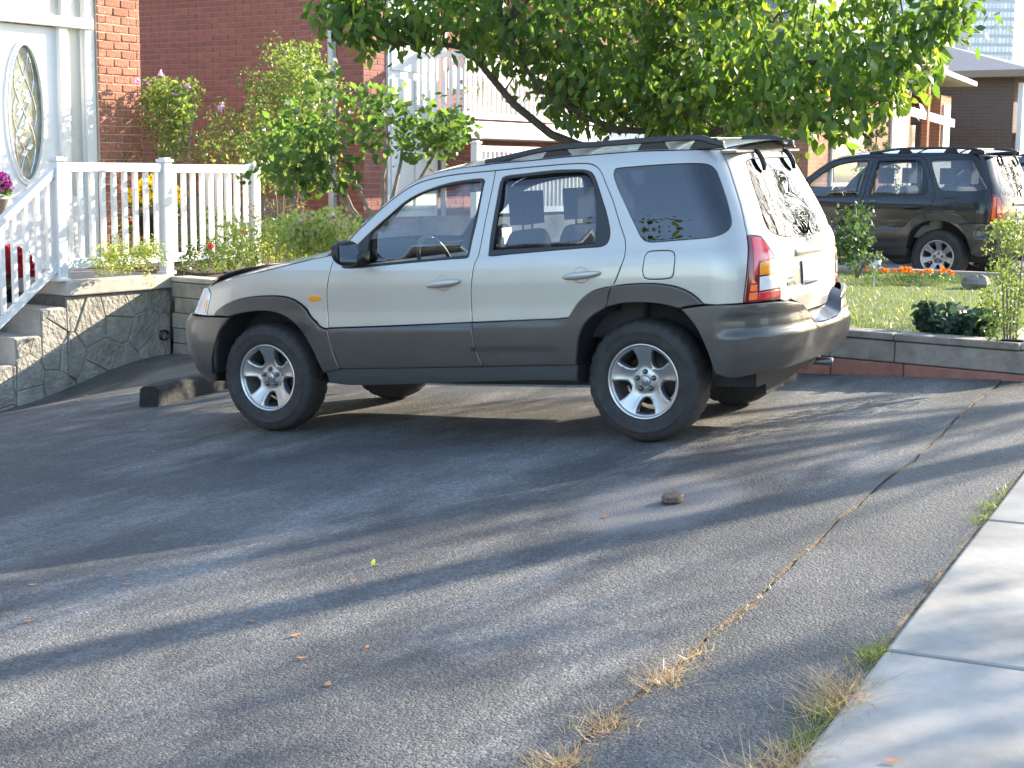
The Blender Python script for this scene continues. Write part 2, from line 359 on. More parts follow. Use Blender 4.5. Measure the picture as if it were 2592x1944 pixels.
def panel_mesh(name, outer, holes, mats, off=0.0, gap=.0022, grid=.045, roll=.005, drop=.005, thick=.018, mirror=False, sub=3, raw=False):
    """a body panel cut out of the skin, with rolled edges, a back and its own thickness"""
    O = np.array(outer, float) if raw else spline(outer, sub)
    Hs = [np.array(h, float) if raw else spline(h, sub) for h in holes]
    O = inset(O, gap); Hs = [inset(h, -gap) for h in Hs]
    VV, KK, F, loops = triangulate(O, Hs, grid, roll)
    u, z = VV[:, 0], VV[:, 1]; P, n, du, dz = bposn(u, z, off)
    ed = KK == 1
    out2 = np.zeros_like(VV)
    for l in loops:
        L = VV[l]; s = 1
        t = np.roll(L, -1, 0)-np.roll(L, 1, 0); t /= np.linalg.norm(t, axis=1, keepdims=True)+1e-9; out2[l] = np.stack([t[:, 1], -t[:, 0]], 1)
    P = P - n*(drop*ed)[:, None]
    N3 = n + (du*out2[:, :1]+dz*out2[:, 1:])*(.9*ed)[:, None]; N3 /= np.linalg.norm(N3, axis=1, keepdims=True)
    # (u,z) runs clockwise seen from outside: flip
    nv = len(P); FF = [tuple(f[::-1]) for f in F]; mi = [0]*len(FF)
    Pb = P - n*thick; V = np.concatenate([P, Pb]); NN = np.concatenate([N3, -n])
    if thick:
        FF += [tuple(int(i)+nv for i in f) for f in F]; mi += [1]*len(F)
        b = len(V); ev = []; en = []; ef = []
        for l in loops:
            k = len(l)
            for i in l: ev.append(P[i]); en.append(N3[i])
            for i in l: ev.append(Pb[i]); en.append(N3[i])
            for i in range(k): ef.append((b+i, b+(i+1) % k, b+k+(i+1) % k, b+k+i)); mi.append(1)
            b += 2*k
        V = np.concatenate([V, np.array(ev)]); NN = np.concatenate([NN, np.array(en)]); FF += ef
    else:
        V = P; NN = N3
    if mirror:
        V = V*np.array([1, -1, 1]); NN = NN*np.array([1, -1, 1]); FF = [f[::-1] for f in FF]
    FF = [tuple(int(i) for i in f) for f in FF]
    if not isinstance(mats, (list, tuple)): mats = [mats]
    ms = list(mats)+[M['inner']] if len(mats) == 1 else list(mats)
    return mesh_of(name, V, FF, ms, mi=mi, smooth=True, normals=NN)
def mir(L): return [(2*UR-a, b) for a, b in L[::-1]]
def mirF(L): return [(2*UF-a, b) for a, b in L[::-1]]

G = {}
G['E'] = [(-.742,1.624),(-.483,1.633),(-.20,1.641),(.076,1.640),(.483,1.636),(.675,1.629),(.93,1.624),(1.028,1.618),(1.162,1.612),(1.297,1.597),(1.404,1.576),(1.475,1.551),(1.542,1.520),(1.627,1.463),(1.717,1.395),(1.824,1.309),(1.887,1.253),(2.012,1.137)]
G['DT'] = [(1.999,1.128),(1.887,1.241),(1.802,1.315),(1.690,1.404),(1.587,1.475),(1.507,1.517),(1.426,1.544),(1.292,1.565),(1.158,1.575),(.934,1.582),(.733,1.589),(.541,1.593),(.416,1.594),(.304,1.587),(.246,1.567),(.210,1.539),(.179,1.490),(.147,1.434),(.116,1.375),(.089,1.288),(.067,1.217),(.049,1.164),(.045,1.131),(.049,1.078),(.058,1.045),(.080,.992),(.103,.941),(.129,.896)]
G['BS'] = [(.934,1.582),(.943,1.481),(.957,1.380),(.972,1.268),(.984,1.170),(.997,1.087),(1.015,1.048),(1.026,.989),(1.037,.915),(1.042,.858),(1.043,.799),(1.043,.750),(1.042,.704)]
G['BSl'] = [(1.042,.704),(1.037,.642),(1.028,.568),(1.010,.505),(.984,.441)]
G['DF'] = [(1.999,1.128),(2.021,1.090),(2.036,1.036),(2.052,.965),(2.064,.900),(2.067,.850),(2.067,.775),(2.066,.678)]
G['DFl'] = [(2.066,.678),(2.061,.630),(2.045,.550),(2.021,.476),(1.999,.421)]
G['fwin'] = [(1.927,1.045),(1.788,1.048),(1.578,1.060),(1.368,1.071),(1.167,1.081),(1.073,1.084),(1.060,1.092),(1.046,1.191),(1.028,1.291),(1.015,1.401),(1.006,1.484),(.999,1.522),(1.010,1.535),(1.037,1.538),(1.118,1.535),(1.221,1.526),(1.319,1.508),(1.417,1.481),(1.498,1.450),(1.565,1.411),(1.627,1.363),(1.695,1.312),(1.748,1.272),(1.833,1.200),(1.927,1.115),(1.954,1.080),(1.948,1.052)]
G['fglass'] = [(1.768,1.062),(1.772,1.232),(1.721,1.286),(1.668,1.330),(1.605,1.377),(1.538,1.422),(1.484,1.450),(1.413,1.478),(1.319,1.500),(1.216,1.515),(1.118,1.523),(1.037,1.524),(1.017,1.514),(1.019,1.452),(1.035,1.339),(1.052,1.229),(1.066,1.128),(1.071,1.098),(1.234,1.090),(1.440,1.080),(1.578,1.072)]
G['rwin'] = [(.925,1.093),(.925,1.185),(.916,1.288),(.903,1.413),(.894,1.508),(.881,1.538),(.858,1.545),(.729,1.552),(.536,1.561),(.411,1.558),(.340,1.552),(.290,1.538),(.262,1.512),(.232,1.461),(.201,1.392),(.170,1.315),(.152,1.247),(.145,1.200),(.152,1.158),(.170,1.134),(.210,1.122),(.304,1.119),(.492,1.111),(.684,1.102),(.809,1.096),(.903,1.090)]
G['rglass'] = [(.903,1.122),(.894,1.265),(.881,1.410),(.876,1.508),(.863,1.530),(.729,1.538),(.536,1.547),(.407,1.546),(.340,1.540),(.299,1.517),(.264,1.466),(.236,1.395),(.232,1.306),(.238,1.217),(.241,1.141),(.366,1.132),(.621,1.128),(.814,1.124)]
G['qwin'] = [(.100,1.518),(.092,1.540),(.070,1.551),(-.12,1.556),(-.318,1.558),(-.505,1.556),(-.586,1.550),(-.622,1.538),(-.642,1.512),(-.644,1.478),(-.644,1.434),(-.640,1.369),(-.631,1.303),(-.622,1.241),(-.611,1.211),(-.590,1.190),(-.555,1.170),(-.505,1.156),(-.443,1.149),(-.295,1.143),(-.175,1.138),(-.110,1.138),(-.076,1.150),(-.054,1.174),(-.036,1.216),(.000,1.297),(.030,1.366),(.067,1.440)]
G['seam'] = [(-.635,.787),(-.640,.829),(-.649,.880),(-.662,.950),(-.675,1.019),(-.684,1.081),(-.693,1.148)]
G['seamu'] = [(-.698,1.208),(-.707,1.268),(-.718,1.333),(-.729,1.407),(-.737,1.490),(-.742,1.561)]
G['fuel'] = [(-.058,.977),(-.064,1.019),(-.074,1.060),(-.090,1.081),(-.116,1.088),(-.225,1.088),(-.250,1.078),(-.255,1.052),(-.247,.998),(-.239,.955),(-.219,.936),(-.094,.933),(-.066,.943)]
G['rfo'] = [(.129,.899),(.009,.909),(-.112,.909),(-.201,.900),(-.268,.885),(-.331,.858),(-.380,.822),(-.416,.790)]
G['tail_in'] = [(-.796,1.136),(-.820,1.111),(-.854,1.069),(-.886,1.022),(-.908,.968),(-.922,.915),(-.933,.850),(-.937,.805),(-.930,.780)]
G['ffo'] = [(2.072,.674),(2.104,.679),(2.136,.697),(2.160,.734),(2.203,.784),(2.257,.829),(2.316,.861),(2.388,.878),(2.492,.884),(2.623,.880),(2.731,.867),(2.804,.849),(2.871,.820),(2.908,.790),(2.917,.758)]
G['hood'] = [(2.063,1.122),(2.226,1.100),(2.361,1.081),(2.488,1.060),(2.614,1.040),(2.75,1.022),(2.926,.990),(3.079,.957),(3.175,.935)]
def bump_off(u, z):
    uu = np.where(u < UR, 2*UR-u, u); a = nsst(-.42, -1.15, uu)
    b = np.interp(z, [.36, .42, .52, .60, .63, .66, .78], [.018, .055, .092, .104, .088, .088, .058])
    return .010 + a*b - .016*nsst(.603, .632, z)*nsst(-.46, -.62, uu)*(1-nsst(.70, .76, z)) + .004
def fbump_off(u, z):
    uu = np.where(u > UF, 2*UF-u, u); a = nsst(2.9, 3.25, uu)
    return .008+.022*a*np.interp(z, [.28, .40, .55, .68, .75], [.2, .7, .9, 1, .5])-.012*a*nsst(.50, .47, z)

def wheel(parent, x, side, spokes=5, steer=0.0, style=0):
    """one wheel at the left (+1) or right (-1) end of an axle"""
    w = empty('wheel', (x, side*.70, .352)); w.parent = parent
    w.rotation_euler = (0, 0, steer if side > 0 else math.pi+steer)
    # local: axis = +y outwards
    T = lambda a, b, c: (a, c, b)
    R0 = .358
    prof = [(.195, -.085), (.205, -.10), (.25, -.112), (.30, -.112), (.325, -.105), (.340, -.092), (.350, -.06), (.354, 0), (.350, .06), (.340, .090), (.327, .104), (.305, .113), (.292, .1155), (.290, .1185), (.283, .1185), (.281, .1165), (.255, .1150), (.238, .112), (.222, .102), (.216, .096), (.205, .09), (.196, .08)]
    V = []; F = []; n = 120; k = len(prof)
    for j in range(n):
        t = 2*math.pi*j/n
        for i, (r, h) in enumerate(prof):
            rr = r
            if 5 <= i <= 9 and (j+(1 if h > 0 else 0)*2) % 4 == 0: rr -= .009
            if i == 11: rr -= .0
            V.append(T(rr*math.cos(t), rr*math.sin(t), h))
    for j in range(n):
        for i in range(k-1): F.append((j*k+i, j*k+i+1, ((j+1) % n)*k+i+1, ((j+1) % n)*k+i))
    ty = mobj('tyre', V, F, M['rubber'], w, smooth=True)
    rim = MB(); rim.lathe([(.2165, .094), (.217, .100), (.212, .103), (.206, .100), (.199, .088), (.194, .05), (.186, .0), (.186, -.08)], 64, 0, T)
    rim.lathe([(.0, -.03), (.150, -.03), (.152, -.045)], 32, 1, T)
    rm = rim.build('rim', [M['alloy_l'], M['disc']], w, smooth=True)
    # spoke face: disc with windows
    ang0 = math.pi/2
    holes = []; hw = math.pi/spokes
    for s in range(spokes):
        c = ang0+2*math.pi*(s+.5)/spokes
        if style == 0: pr = [(.190, -.70), (.188, -.35), (.189, 0), (.188, .35), (.190, .70), (.160, .72), (.128, .66), (.104, .42), (.096, 0), (.104, -.42), (.128, -.66), (.160, -.72)]
        else: pr = [(.190, -.62), (.190, 0), (.190, .62), (.15, .60), (.11, .50), (.098, .2), (.098, -.2), (.11, -.50), (.15, -.60)]
        tw = (lambda r: 0)
        holes.append(np.array([(r*math.cos(c+a*hw*(.70 if style == 0 else .78)), r*math.sin(c+a*hw*(.70 if style == 0 else .78))) for r, a in pr]))
    outer = np.array([(.2035*math.cos(t), .2035*math.sin(t)) for t in np.linspace(0, 2*math.pi, 96, endpoint=False)])
    Hs = [spline(h, 3, 80) for h in holes]
    VV, KK, FF, loops = triangulate(outer, Hs, .016, .005)
    r = np.hypot(VV[:, 0], VV[:, 1]); th = np.arctan2(VV[:, 1], VV[:, 0])
    hgt = np.interp(r, [0, .05, .075, .11, .16, .198, .206], [.058, .060, .050, .058, .076, .088, .088])
    dh = np.full(len(VV), 1e9)
    for h in Hs: dh = np.minimum(dh, dist2poly(h, VV))
    hgt = hgt + .006*np.exp(-((dh-.008)/.006)**2)*(r < .19) - .010*((KK == 1) & (r < .199))
    nv = len(VV); P = [T(a, b, c) for (a, b), c in zip(VV, hgt)]+[T(a, b, c-.035) for (a, b), c in zip(VV, hgt)]
    fs = [tuple(int(i) for i in f[::-1]) for f in FF]
    for l in loops[1:]:
        q = len(l); fs += [(int(l[i]), int(l[(i+1) % q]), int(l[(i+1) % q])+nv, int(l[i])+nv) for i in range(q)]
    mobj('spokes', P, fs, M['alloy'], w, smooth=True)
    for s in range(5):
        a = ang0+2*math.pi*s/5
        lb = MB(); lb.lathe([(.0165, .050), (.0165, .060), (.011, .0645), (.011, .076), (.006, .080), (0, .080)], 10, 0, lambda p, q, h, a=a: T(p+.052*math.cos(a), q+.052*math.sin(a), h)); lb.build('lug_nut', M['lug'], w, smooth=True)
    cp = MB(); cp.lathe([(.031, .055), (.031, .066), (.027, .070), (0, .071)], 24, 0, T)
    cap = cp.build('centre_cap', M['alloy'], w, smooth=True)
    if style == 0:
        e = MB()
        ring_ = [(math.cos(t)*.017, math.sin(t)*.013) for t in np.linspace(0, 2*math.pi, 20)]
        e.tube([T(a, b, .0715) for a, b in ring_], .0015, 5); e.tube([T(-.014, .006, .0715), T(-.005, .0, .0715), T(0, -.004, .0715), T(.005, .0, .0715), T(.014, .006, .0715)], .0015, 5)
        e.build('emblem', M['lug'], cap)
    return w

def suv(name, label, cat, sty):
    """a parked four-door SUV standing on z = 0, nose to +x, with all of its parts"""
    root = empty(name); tag(root, label, cat, sty.get('group'))
    pm, cm = sty['paint'], sty['clad']; D = dict(G); D.update(sty.get('shapes', {}))
    def pan(nm, outer, holes, m, parent, **k):
        me = panel_mesh(nm, outer, holes, m, **k); o = link(nm, me, parent); return o
    for side in (1, -1):
        mi = side < 0
        # ---- uniside: A pillar, roof rail and rear quarter
        q = D['E']+D['DT']+D['rfo']+D['seam']+D['seamu']
        qt = pan('side_panel', q, [D['qwin'], D['fuel']], pm, root, mirror=mi)
        pan('quarter_window', D['qwin'], [], sty['gq'], qt, mirror=mi, off=-.003, gap=.0005, roll=.004, drop=.003, thick=0)
        pan('fuel_door', D['fuel'], [], pm, qt, mirror=mi, off=.0005)
        # ---- doors
        d = pan('front_door', D['DF']+[(1.981,.680),(1.578,.689)]+D['BS'][::-1]+D['DT'][:10][::-1][1:-1], [D['fwin']], pm, root, mirror=mi)
        pan('window_trim', D['fwin'], [D['fglass']], M['trim'], d, mirror=mi, off=-.001, gap=-.001, drop=.003, roll=.004)
        pan('window', D['fglass'], [], sty['gf'], d, mirror=mi, off=-.008, gap=-.004, roll=0, drop=0, thick=0, grid=.08)
        clf = pan('cladding', D['DFl']+[(1.458,.431)]+D['BSl'][::-1]+[(1.578,.689),(1.981,.680)], [], cm, d, mirror=mi, off=lambda u, z: .012-.008*nsst(.548, .535, z)-.010*nsst(.66, .70, z), grid=.03, drop=.008)
        e = pan('rear_door', D['BS']+[(.626,.716),(.411,.725),(.393,.746),(.349,.802),(.295,.847),(.232,.879),(.129,.899)]+D['DT'][10:][::-1], [D['rwin']], pm, root, mirror=mi)
        pan('window_trim', D['rwin'], [D['rglass']], M['trim'], e, mirror=mi, off=-.001, gap=-.001, drop=.003, roll=.004)
        pan('window', D['rglass'], [], sty['gr'], e, mirror=mi, off=-.008, gap=-.004, roll=0, drop=0, thick=0, grid=.08)
        pan('cladding', D['BSl']+[(.653,.449),(.374,.455),(.366,.514),(.349,.600),(.322,.663),(.277,.716),(.219,.755),(.168,.782),(.150,.845),(.129,.899),(.232,.879),(.295,.847),(.349,.802),(.393,.746),(.411,.725),(.626,.716)], [], cm, e, mirror=mi,
            off=lambda u, z: .012-.008*nsst(.548, .535, z)*nsst(.40, .55, u)-.010*nsst(.67, .71, z)*nsst(.40, .50, u)+.008*nsst(.5, .3, u), grid=.03, drop=.008)
        for (hx, hz) in ((1.222, .938), (.315, .966)):
            hb = MB(); c = bpos(np.array([hx]), np.array([hz]), 0)[0]
            # cup and grab bar
            seg = 20; Vv = []; Ff = []
            for i in range(13):
                t = i/12; xx = .12*(1-2*t); rr = .019*(1-abs(1-2*t)**3.2)**.6+.0015; oo = .012+.022*(1-abs(1-2*t)**2.5)
                for kk in range(8):
                    a = 2*math.pi*kk/8; Vv.append((c[0]+xx, (c[1]+oo+rr*.55*math.cos(a)), c[2]+rr*math.sin(a)-.009*(1-2*t)*1.2))
            for i in range(12):
                for kk in range(8): Ff.append((i*8+kk, (i+1)*8+kk, (i+1)*8+(kk+1) % 8, i*8+(kk+1) % 8))
            Ff += [tuple(range(8)), tuple(range(96, 104))[::-1]]
            if mi: Vv = [(a, -b, cc) for a, b, cc in Vv]; Ff = [f[::-1] for f in Ff]
            mobj('handle', Vv, Ff, sty.get('handle', pm), d if hx > 1 else e, smooth=True)
            t = np.linspace(0, 2*np.pi, 24, endpoint=False); cup = [(hx+.005+.052*math.cos(a), hz+.047*math.sin(a)) for a in t]
            pan('handle_cup', cup, [], sty.get('cup', pm), d if hx > 1 else e, mirror=mi, gap=0, roll=.012, drop=-.0005, thick=0, grid=.016, off=lambda u, z, hx=hx, hz=hz: .0012-.014*nsst(1, .35, np.hypot((u-hx-.005)/.052, (z-hz)/.047)))
        # ---- fender, flares, sill
        fe = pan('fender', D['DF'][:-1]+[(2.066,.680)]+D['ffo']+[(3.022,.756),(3.044,.817),(3.047,.876),(3.060,.897),(3.102,.918)]+D['hood'][::-1], [], pm, root, mirror=mi)
        t = np.linspace(0, 2*np.pi, 20, endpoint=False)
        pan('side_marker', [(2.152+.050*math.cos(a), .862+.020*math.sin(a)) for a in t], [], sty.get('marker', M['amber']), fe, mirror=mi, off=.004, thick=0, gap=0, grid=.02)
        pan('wheel_arch_flare', D['DFl'][:]+[(2.128,.398),(2.149,.443),(2.160,.505),(2.187,.568),(2.221,.612),(2.253,.663),(2.291,.710),(2.348,.750),(2.438,.780),(2.533,.790),(2.646,.782),(2.722,.769),(2.781,.754),(2.850,.755)]+D['ffo'][::-1], [], cm, fe, mirror=mi,
            off=lambda u, z: .012+.016*nsst(2.10, 2.25, u)*nsst(.62, .72, z)-.010*nsst(.66, .70, z)*nsst(2.16, 2.10, u), grid=.03, drop=.009)
        pan('wheel_arch_flare', D['rfo']+[(-.30,.778),(-.277,.769),(-.197,.790),(-.108,.802),(-.018,.806),(.071,.802),(.140,.788),(.168,.782),(.150,.845)], [], cm, qt, mirror=mi, off=.020, grid=.03, drop=.009)
        pan('sill', [(2.128,.414),(2.0,.418),(1.458,.428),(.984,.438),(.653,.446),(.380,.452),(.392,.350),(.657,.352),(1.413,.322),(1.954,.305),(2.118,.320)], [], sty.get('sill', M['sill']), root, mirror=mi, off=-.012, drop=.012)
        # ---- lamps
        tl = pan('tail_light', [(-.693,1.146)]+D['tail_in']+[(-.78,.783)]+D['seam'], [], M['red_d'], root, mirror=mi, off=.004, grid=.03)
        if 'tail' in sty: sty['tail'](pan, tl, mi)
        else:
            k = dict(mirror=mi, thick=0, gap=.001, grid=.03, roll=.003, drop=.003)
            pan('lens', [(-.712,1.132),(-.792,1.124),(-.846,1.066),(-.880,1.010),(-.744,1.006),(-.732,.936),(-.700,.930),(-.708,1.04)], [], M['red'], tl, off=.008, **k)
            pan('lens', [(-.752,.998),(-.888,1.002),(-.914,.930),(-.742,.930)], [], M['amber'], tl, off=.008, **k)
            pan('lens', [(-.742,.922),(-.917,.922),(-.930,.848),(-.736,.846)], [], M['clear'], tl, off=.009, **k)
            pan('lens', [(-.730,.838),(-.928,.840),(-.931,.800),(-.724,.795)], [], M['red'], tl, off=.008, **k)
            for a in ([(-.682,.920),(-.722,.889),(-.680,.888)], [(-.677,.882),(-.723,.882),(-.722,.846),(-.670,.846)], [(-.668,.840),(-.722,.840),(-.721,.800),(-.660,.800)]):
                pan('reflector', a, [], M['lit'], tl, off=.009, **k)
        hl = pan('headlight', [(3.024,.757),(3.046,.817),(3.049,.876),(3.062,.897),(3.104,.918),(3.175,.935),(3.35,.918),(3.56,.882),(3.56,.760)], [], M['clear'], root, mirror=mi, off=.003, grid=.04)
        pan('turn_signal', [(3.036,.772),(3.076,.772),(3.100,.82),(3.094,.858),(3.058,.862),(3.056,.82)], [], M['amber'], hl, mirror=mi, off=.007, thick=0, grid=.03)
        # ---- door mirror
        mb = MB(); Vv = []; Ff = []
        for i in range(9):
            t = i/8; yy = .865+.035+.20*t; hh = .078*(1-abs(2*t-.9)**3*.35); xx = 1.80+.02*t; dd = .058*(1-.5*abs(2*t-1)**2)
            for kk in range(12):
                a = 2*math.pi*kk/12; Vv.append((xx+dd*max(math.cos(a), -.35)*1.0, yy, 1.135+.012*t+hh*np.sign(math.sin(a))*abs(math.sin(a))**.8))
        for i in range(8):
            for kk in range(12): Ff.append((i*12+kk, i*12+(kk+1) % 12, (i+1)*12+(kk+1) % 12, (i+1)*12+kk))
        Ff += [tuple(range(12))[::-1], tuple(range(96, 108))]
        mb.add(Vv, Ff); mb.add([(1.76,.83,1.055),(1.93,.83,1.055),(1.90,.80,1.14),(1.77,.80,1.14),(1.77,.93,1.075),(1.85,.93,1.075),(1.85,.93,1.13),(1.77,.93,1.13)], [(0,1,2,3),(4,7,6,5),(0,4,5,1),(1,5,6,2),(2,6,7,3),(3,7,4,0)])
        if mi: mb.V = [(a, -b, c) for a, b, c in mb.V]; mb.F = [f[::-1] for f in mb.F]
        mo = mb.build('door_mirror', sty.get('mirror_shell', M['trim']), root, smooth=True)
        mg = MB(); mg.add([(1.775, side*(.865+.05), 1.075), (1.795, side*(.865+.225), 1.09), (1.795, side*(.865+.225), 1.19), (1.775, side*(.865+.05), 1.19)], [(0, 1, 2, 3) if side > 0 else (3, 2, 1, 0)]); mg.build('mirror_glass', M['mirror'], mo)
        # ---- roof rail
        rr = MB(); ez = lambda x: float(np.interp(x, [a for a, b in D['E']], [b for a, b in D['E']]))
        path = []
        for t in np.linspace(0, 1, 26):
            x = 1.03-1.50*t; lift = .040*nsst(0, .30, t)*nsst(1, .90, t); path.append((x, side*(.612+.012*lift/.06), ez(x)+.014+float(lift)))
        pv = []; 
        for (x, y, z) in path: pv += [(x, y-.020, z-.014), (x, y+.020, z-.014), (x, y+.016, z+.018), (x, y-.016, z+.018)]
        rr.add(pv, [(i*4+k, i*4+(k+1) % 4, (i+1)*4+(k+1) % 4, (i+1)*4+k) for i in range(25) for k in range(4)]+[(3, 2, 1, 0), (100, 101, 102, 103)])
        for fx, hh in ((.55, .045), (-.05, .05), (-.37, .05)): rr.add([(fx-.11, side*.612-.016, ez(fx)-.01), (fx+.11, side*.612-.016, ez(fx)-.01), (fx+.11, side*.612+.016, ez(fx)-.01), (fx-.11, side*.612+.016, ez(fx)-.01), (fx-.06, side*.612-.016, ez(fx)+hh), (fx+.06, side*.612-.016, ez(fx)+hh), (fx+.06, side*.612+.016, ez(fx)+hh), (fx-.06, side*.612+.016, ez(fx)+hh)], [(3, 2, 1, 0), (4, 5, 6, 7), (0, 1, 5, 4), (1, 2, 6, 5), (2, 3, 7, 6), (3, 0, 4, 7)])
        rr.build('roof_rail', sty.get('rail', M['trim']), root, smooth=False, bevel=.006)
    for cx in (.42, -.12):
        cb = MB(); cb.box(cx-.025, cx+.025, -.60, .60, 1.690, 1.706); cb.build('roof_bar', sty.get('rail', M['trim']), root, bevel=.006)
    # ---- tailgate
    top = [(UR, 1.662), (-1.2, 1.658), (-1.0, 1.648), (-.742, 1.624)]
    lft = [(-.742,1.561)]+D['seamu'][::-1][1:]+[(-.693,1.148)]+D['tail_in']+[(-1.06,.745),(-1.13,.712),(-1.18,.688),(-1.3,.683)]
    half = top+lft+[(UR, .683)]; tgp = half+[(2*UR-a, b) for a, b in half[::-1]][1:-1]
    rw = [(-1.252,1.566),(-1.029,1.562),(-.957,1.553),(-.930,1.535),(-.917,1.49),(-.899,1.401),(-.880,1.312),(-.866,1.225),(-.878,1.182),(-.930,1.148),(-1.033,1.125),(-1.145,1.114),(-1.30,1.106)]
    rwp = [(UR, 1.567)]+rw+[(UR, 1.103)]+[(2*UR-a, b) for a, b in rw[::-1]]
    def toff(u, z):
        c = np.abs(u-UR); return -.020*nsst(.40, .30, c)*nsst(.80, .84, z)*nsst(1.02, .99, z)+.012*nsst(.72, .70, z)*0
    tg = pan('tailgate', tgp, [rwp], pm, root, off=toff, grid=.035)
    pan('rear_window', rwp, [], sty.get('gt', M['glass_r']), tg, off=-.003, gap=.0005, roll=.004, drop=.003, thick=0, grid=.04)
    pan('handle_bar', [(UR-.29, 1.052), (UR, 1.062), (UR+.29, 1.052), (UR+.275, .998), (UR, 1.004), (UR-.275, .998)][::-1], [], sty.get('bar', M['chrome']), tg, off=lambda u, z: .018-.012*np.abs(z-1.03)/.03, grid=.03, drop=.012)
    pl = pan('licence_plate', [(UR-.153, .968), (UR-.153, .822), (UR+.153, .822), (UR+.153, .968)], [], M['plate'], tg, off=-.008, grid=.06, gap=0, roll=.004, drop=.002, thick=.002)
    pan('plate_band', [(UR-.135, .853), (UR-.135, .828), (UR+.135, .828), (UR+.135, .853)], [], M['plate_b'], pl, off=-.0065, grid=.1, gap=0, roll=0, drop=0, thick=0)
    for sx in (-.075, .075): pan('bolt', [(UR+sx+.008*math.cos(a), .948+.008*math.sin(a)) for a in np.linspace(0, 2*math.pi, 8, endpoint=False)], [], M['trim'], pl, off=-.005, gap=0, roll=0, thick=0, grid=.1)
    pan('brake_light', [(UR-.11, 1.618), (UR-.11, 1.592), (UR+.11, 1.592), (UR+.11, 1.618)], [], M['red'], tg, off=.004, grid=.05, thick=0)
    for sx in (-.33, .33):
        hb = MB(); pts = []
        for zz, oo in ((1.608, .006), (1.585, .022), (1.55, .026), (1.52, .022), (1.49, .008)): pts.append(bpos(np.array([UR+sx]), np.array([zz]), oo)[0])
        hb.tube(pts, [.010, .015, .016, .015, .010], 8); hb.build('glass_hinge', M['trim'], tg, smooth=True)
    if 'badge' in sty: sty['badge'](pan, tg)
    # ---- rear bumper with its step
    bl = [(-.416,.784),(-.635,.784),(-.912,.777),(-1.064,.749),(-1.131,.713),(-1.172,.678),(-1.203,.647),(-1.245,.632)]
    bb = [(-1.15,.409),(-1.0,.405),(-.84,.397),(-.68,.393),(-.59,.383),(-.541,.388),(-.479,.411),(-.461,.461),(-.438,.526),(-.403,.603),(-.362,.675),(-.322,.722),(-.277,.767)]
    bp = bl+[(UR,.627)]+mir(bl)+[(2*UR-a, b) for a, b in bb[::-1]]+[(UR,.409)]+bb
    rb = pan('rear_bumper', bp, [], cm, root, off=bump_off, grid=.032, drop=.010, roll=.007)
    us = np.concatenate([[a for a, b in bl[3:]], [-1.35, UR]]); zs = np.concatenate([[b for a, b in bl[3:]], [.630, .627]]); us = np.concatenate([us, 2*UR-us[::-1][1:]]); zs = np.concatenate([zs, zs[::-1][1:]])
    A = bpos(us, zs-.004, bump_off)-np.array([0, 0, .002]); B = bpos(us, np.minimum(zs+.055, .79), -.03); V = np.concatenate([A, B]); n = len(us)
    mobj('bumper_step', V, [(i, i+1, n+i+1, n+i) for i in range(n-1)], cm, rb, smooth=True)
    # ---- front bumper and grille
    fl = [(2.790,.750),(3.022,.752),(3.155,.749),(3.5,.744)]; fb = [(3.5,.285),(3.3,.29),(3.088,.308),(3.007,.348),(2.944,.431),(2.912,.532),(2.885,.603),(2.858,.663),(2.820,.707)]
    fp = fl+[(UF,.743)]+mirF(fl)+[(2*UF-a, b) for a, b in fb[::-1]]+[(UF,.285)]+fb
    fbp = pan('front_bumper', fp, [], cm, root, off=fbump_off, grid=.04, drop=.010)
    gp = [(3.57,.885),(3.57,.757),(UF,.752),(2*UF-3.57,.757),(2*UF-3.57,.885),(UF,.90)]
    gr = pan('grille', gp, [], M['trim'], root, off=-.01, grid=.05)
    pan('grille_bar', [(3.575,.86),(3.575,.835),(UF,.83),(2*UF-3.575,.835),(2*UF-3.575,.86),(UF,.858)], [], M['chrome'], gr, off=.008, grid=.05)
    # ---- roof, windscreen and hood: lofted between the two side edges
    Er = D['E']; ed = np.array(Er+D['hood']); s = np.concatenate([[0], np.cumsum(np.hypot(*np.diff(ed, axis=0).T))])
    fu = pchip(s, ed[:, 0]); fz = pchip(s, ed[:, 1]); sx = lambda x: float(np.interp(x, ed[:, 0], s))
    cz = lambda u: np.interp(u, [-.742, -.3, .9, 1.2, 1.6, 2.0, 2.08, 2.6, 3.175], [.040, .058, .058, .052, .04, .04, .045, .055, .030]); cxx = lambda u: np.interp(u, [-.742, -.40, .5, 1.1, 1.5, 2.0, 2.3, 2.8, 3.175], [-.155, -.02, 0, .085, .14, .19, .10, .06, .19])
    def topp(sv, t):
        u = fu(sv); z = fz(sv); x, y = perim2(u, z); k = 1-np.abs(t)**2.4; kx = 1-np.abs(t)**2.2
        return np.stack([x+cxx(u)*kx, y*t, z+cz(u)*k], -1)
    def top_panel(nm, xa, xb, ta, tb, m, na=24, nb=24, lift=0.0, parent=None, sideonly=False):
        sv = np.linspace(sx(xa), sx(xb), na); tv = np.linspace(ta, tb, nb); SS, TT = np.meshgrid(sv, tv, indexing='ij'); e = 2e-3
        P = topp(SS, TT); n_ = np.cross(topp(SS+e, TT)-topp(SS-e, TT), topp(SS, TT+e*.5)-topp(SS, TT-e*.5)); n_ /= np.linalg.norm(n_, axis=-1, keepdims=True)+1e-12
        P = P+n_*lift; V = P.reshape(-1, 3); NN = n_.reshape(-1, 3); F = [(i*nb+j, (i+1)*nb+j, (i+1)*nb+j+1, i*nb+j+1) for i in range(na-1) for j in range(nb-1)]
        Vb = V-NN*.02; k = len(V); F2 = [tuple(q+k for q in f[::-1]) for f in F]
        if lift < -.0005 or m in (sty.get('gw'),): return link(nm, mesh_of(nm, V, F, m, smooth=True, normals=NN), parent or root)
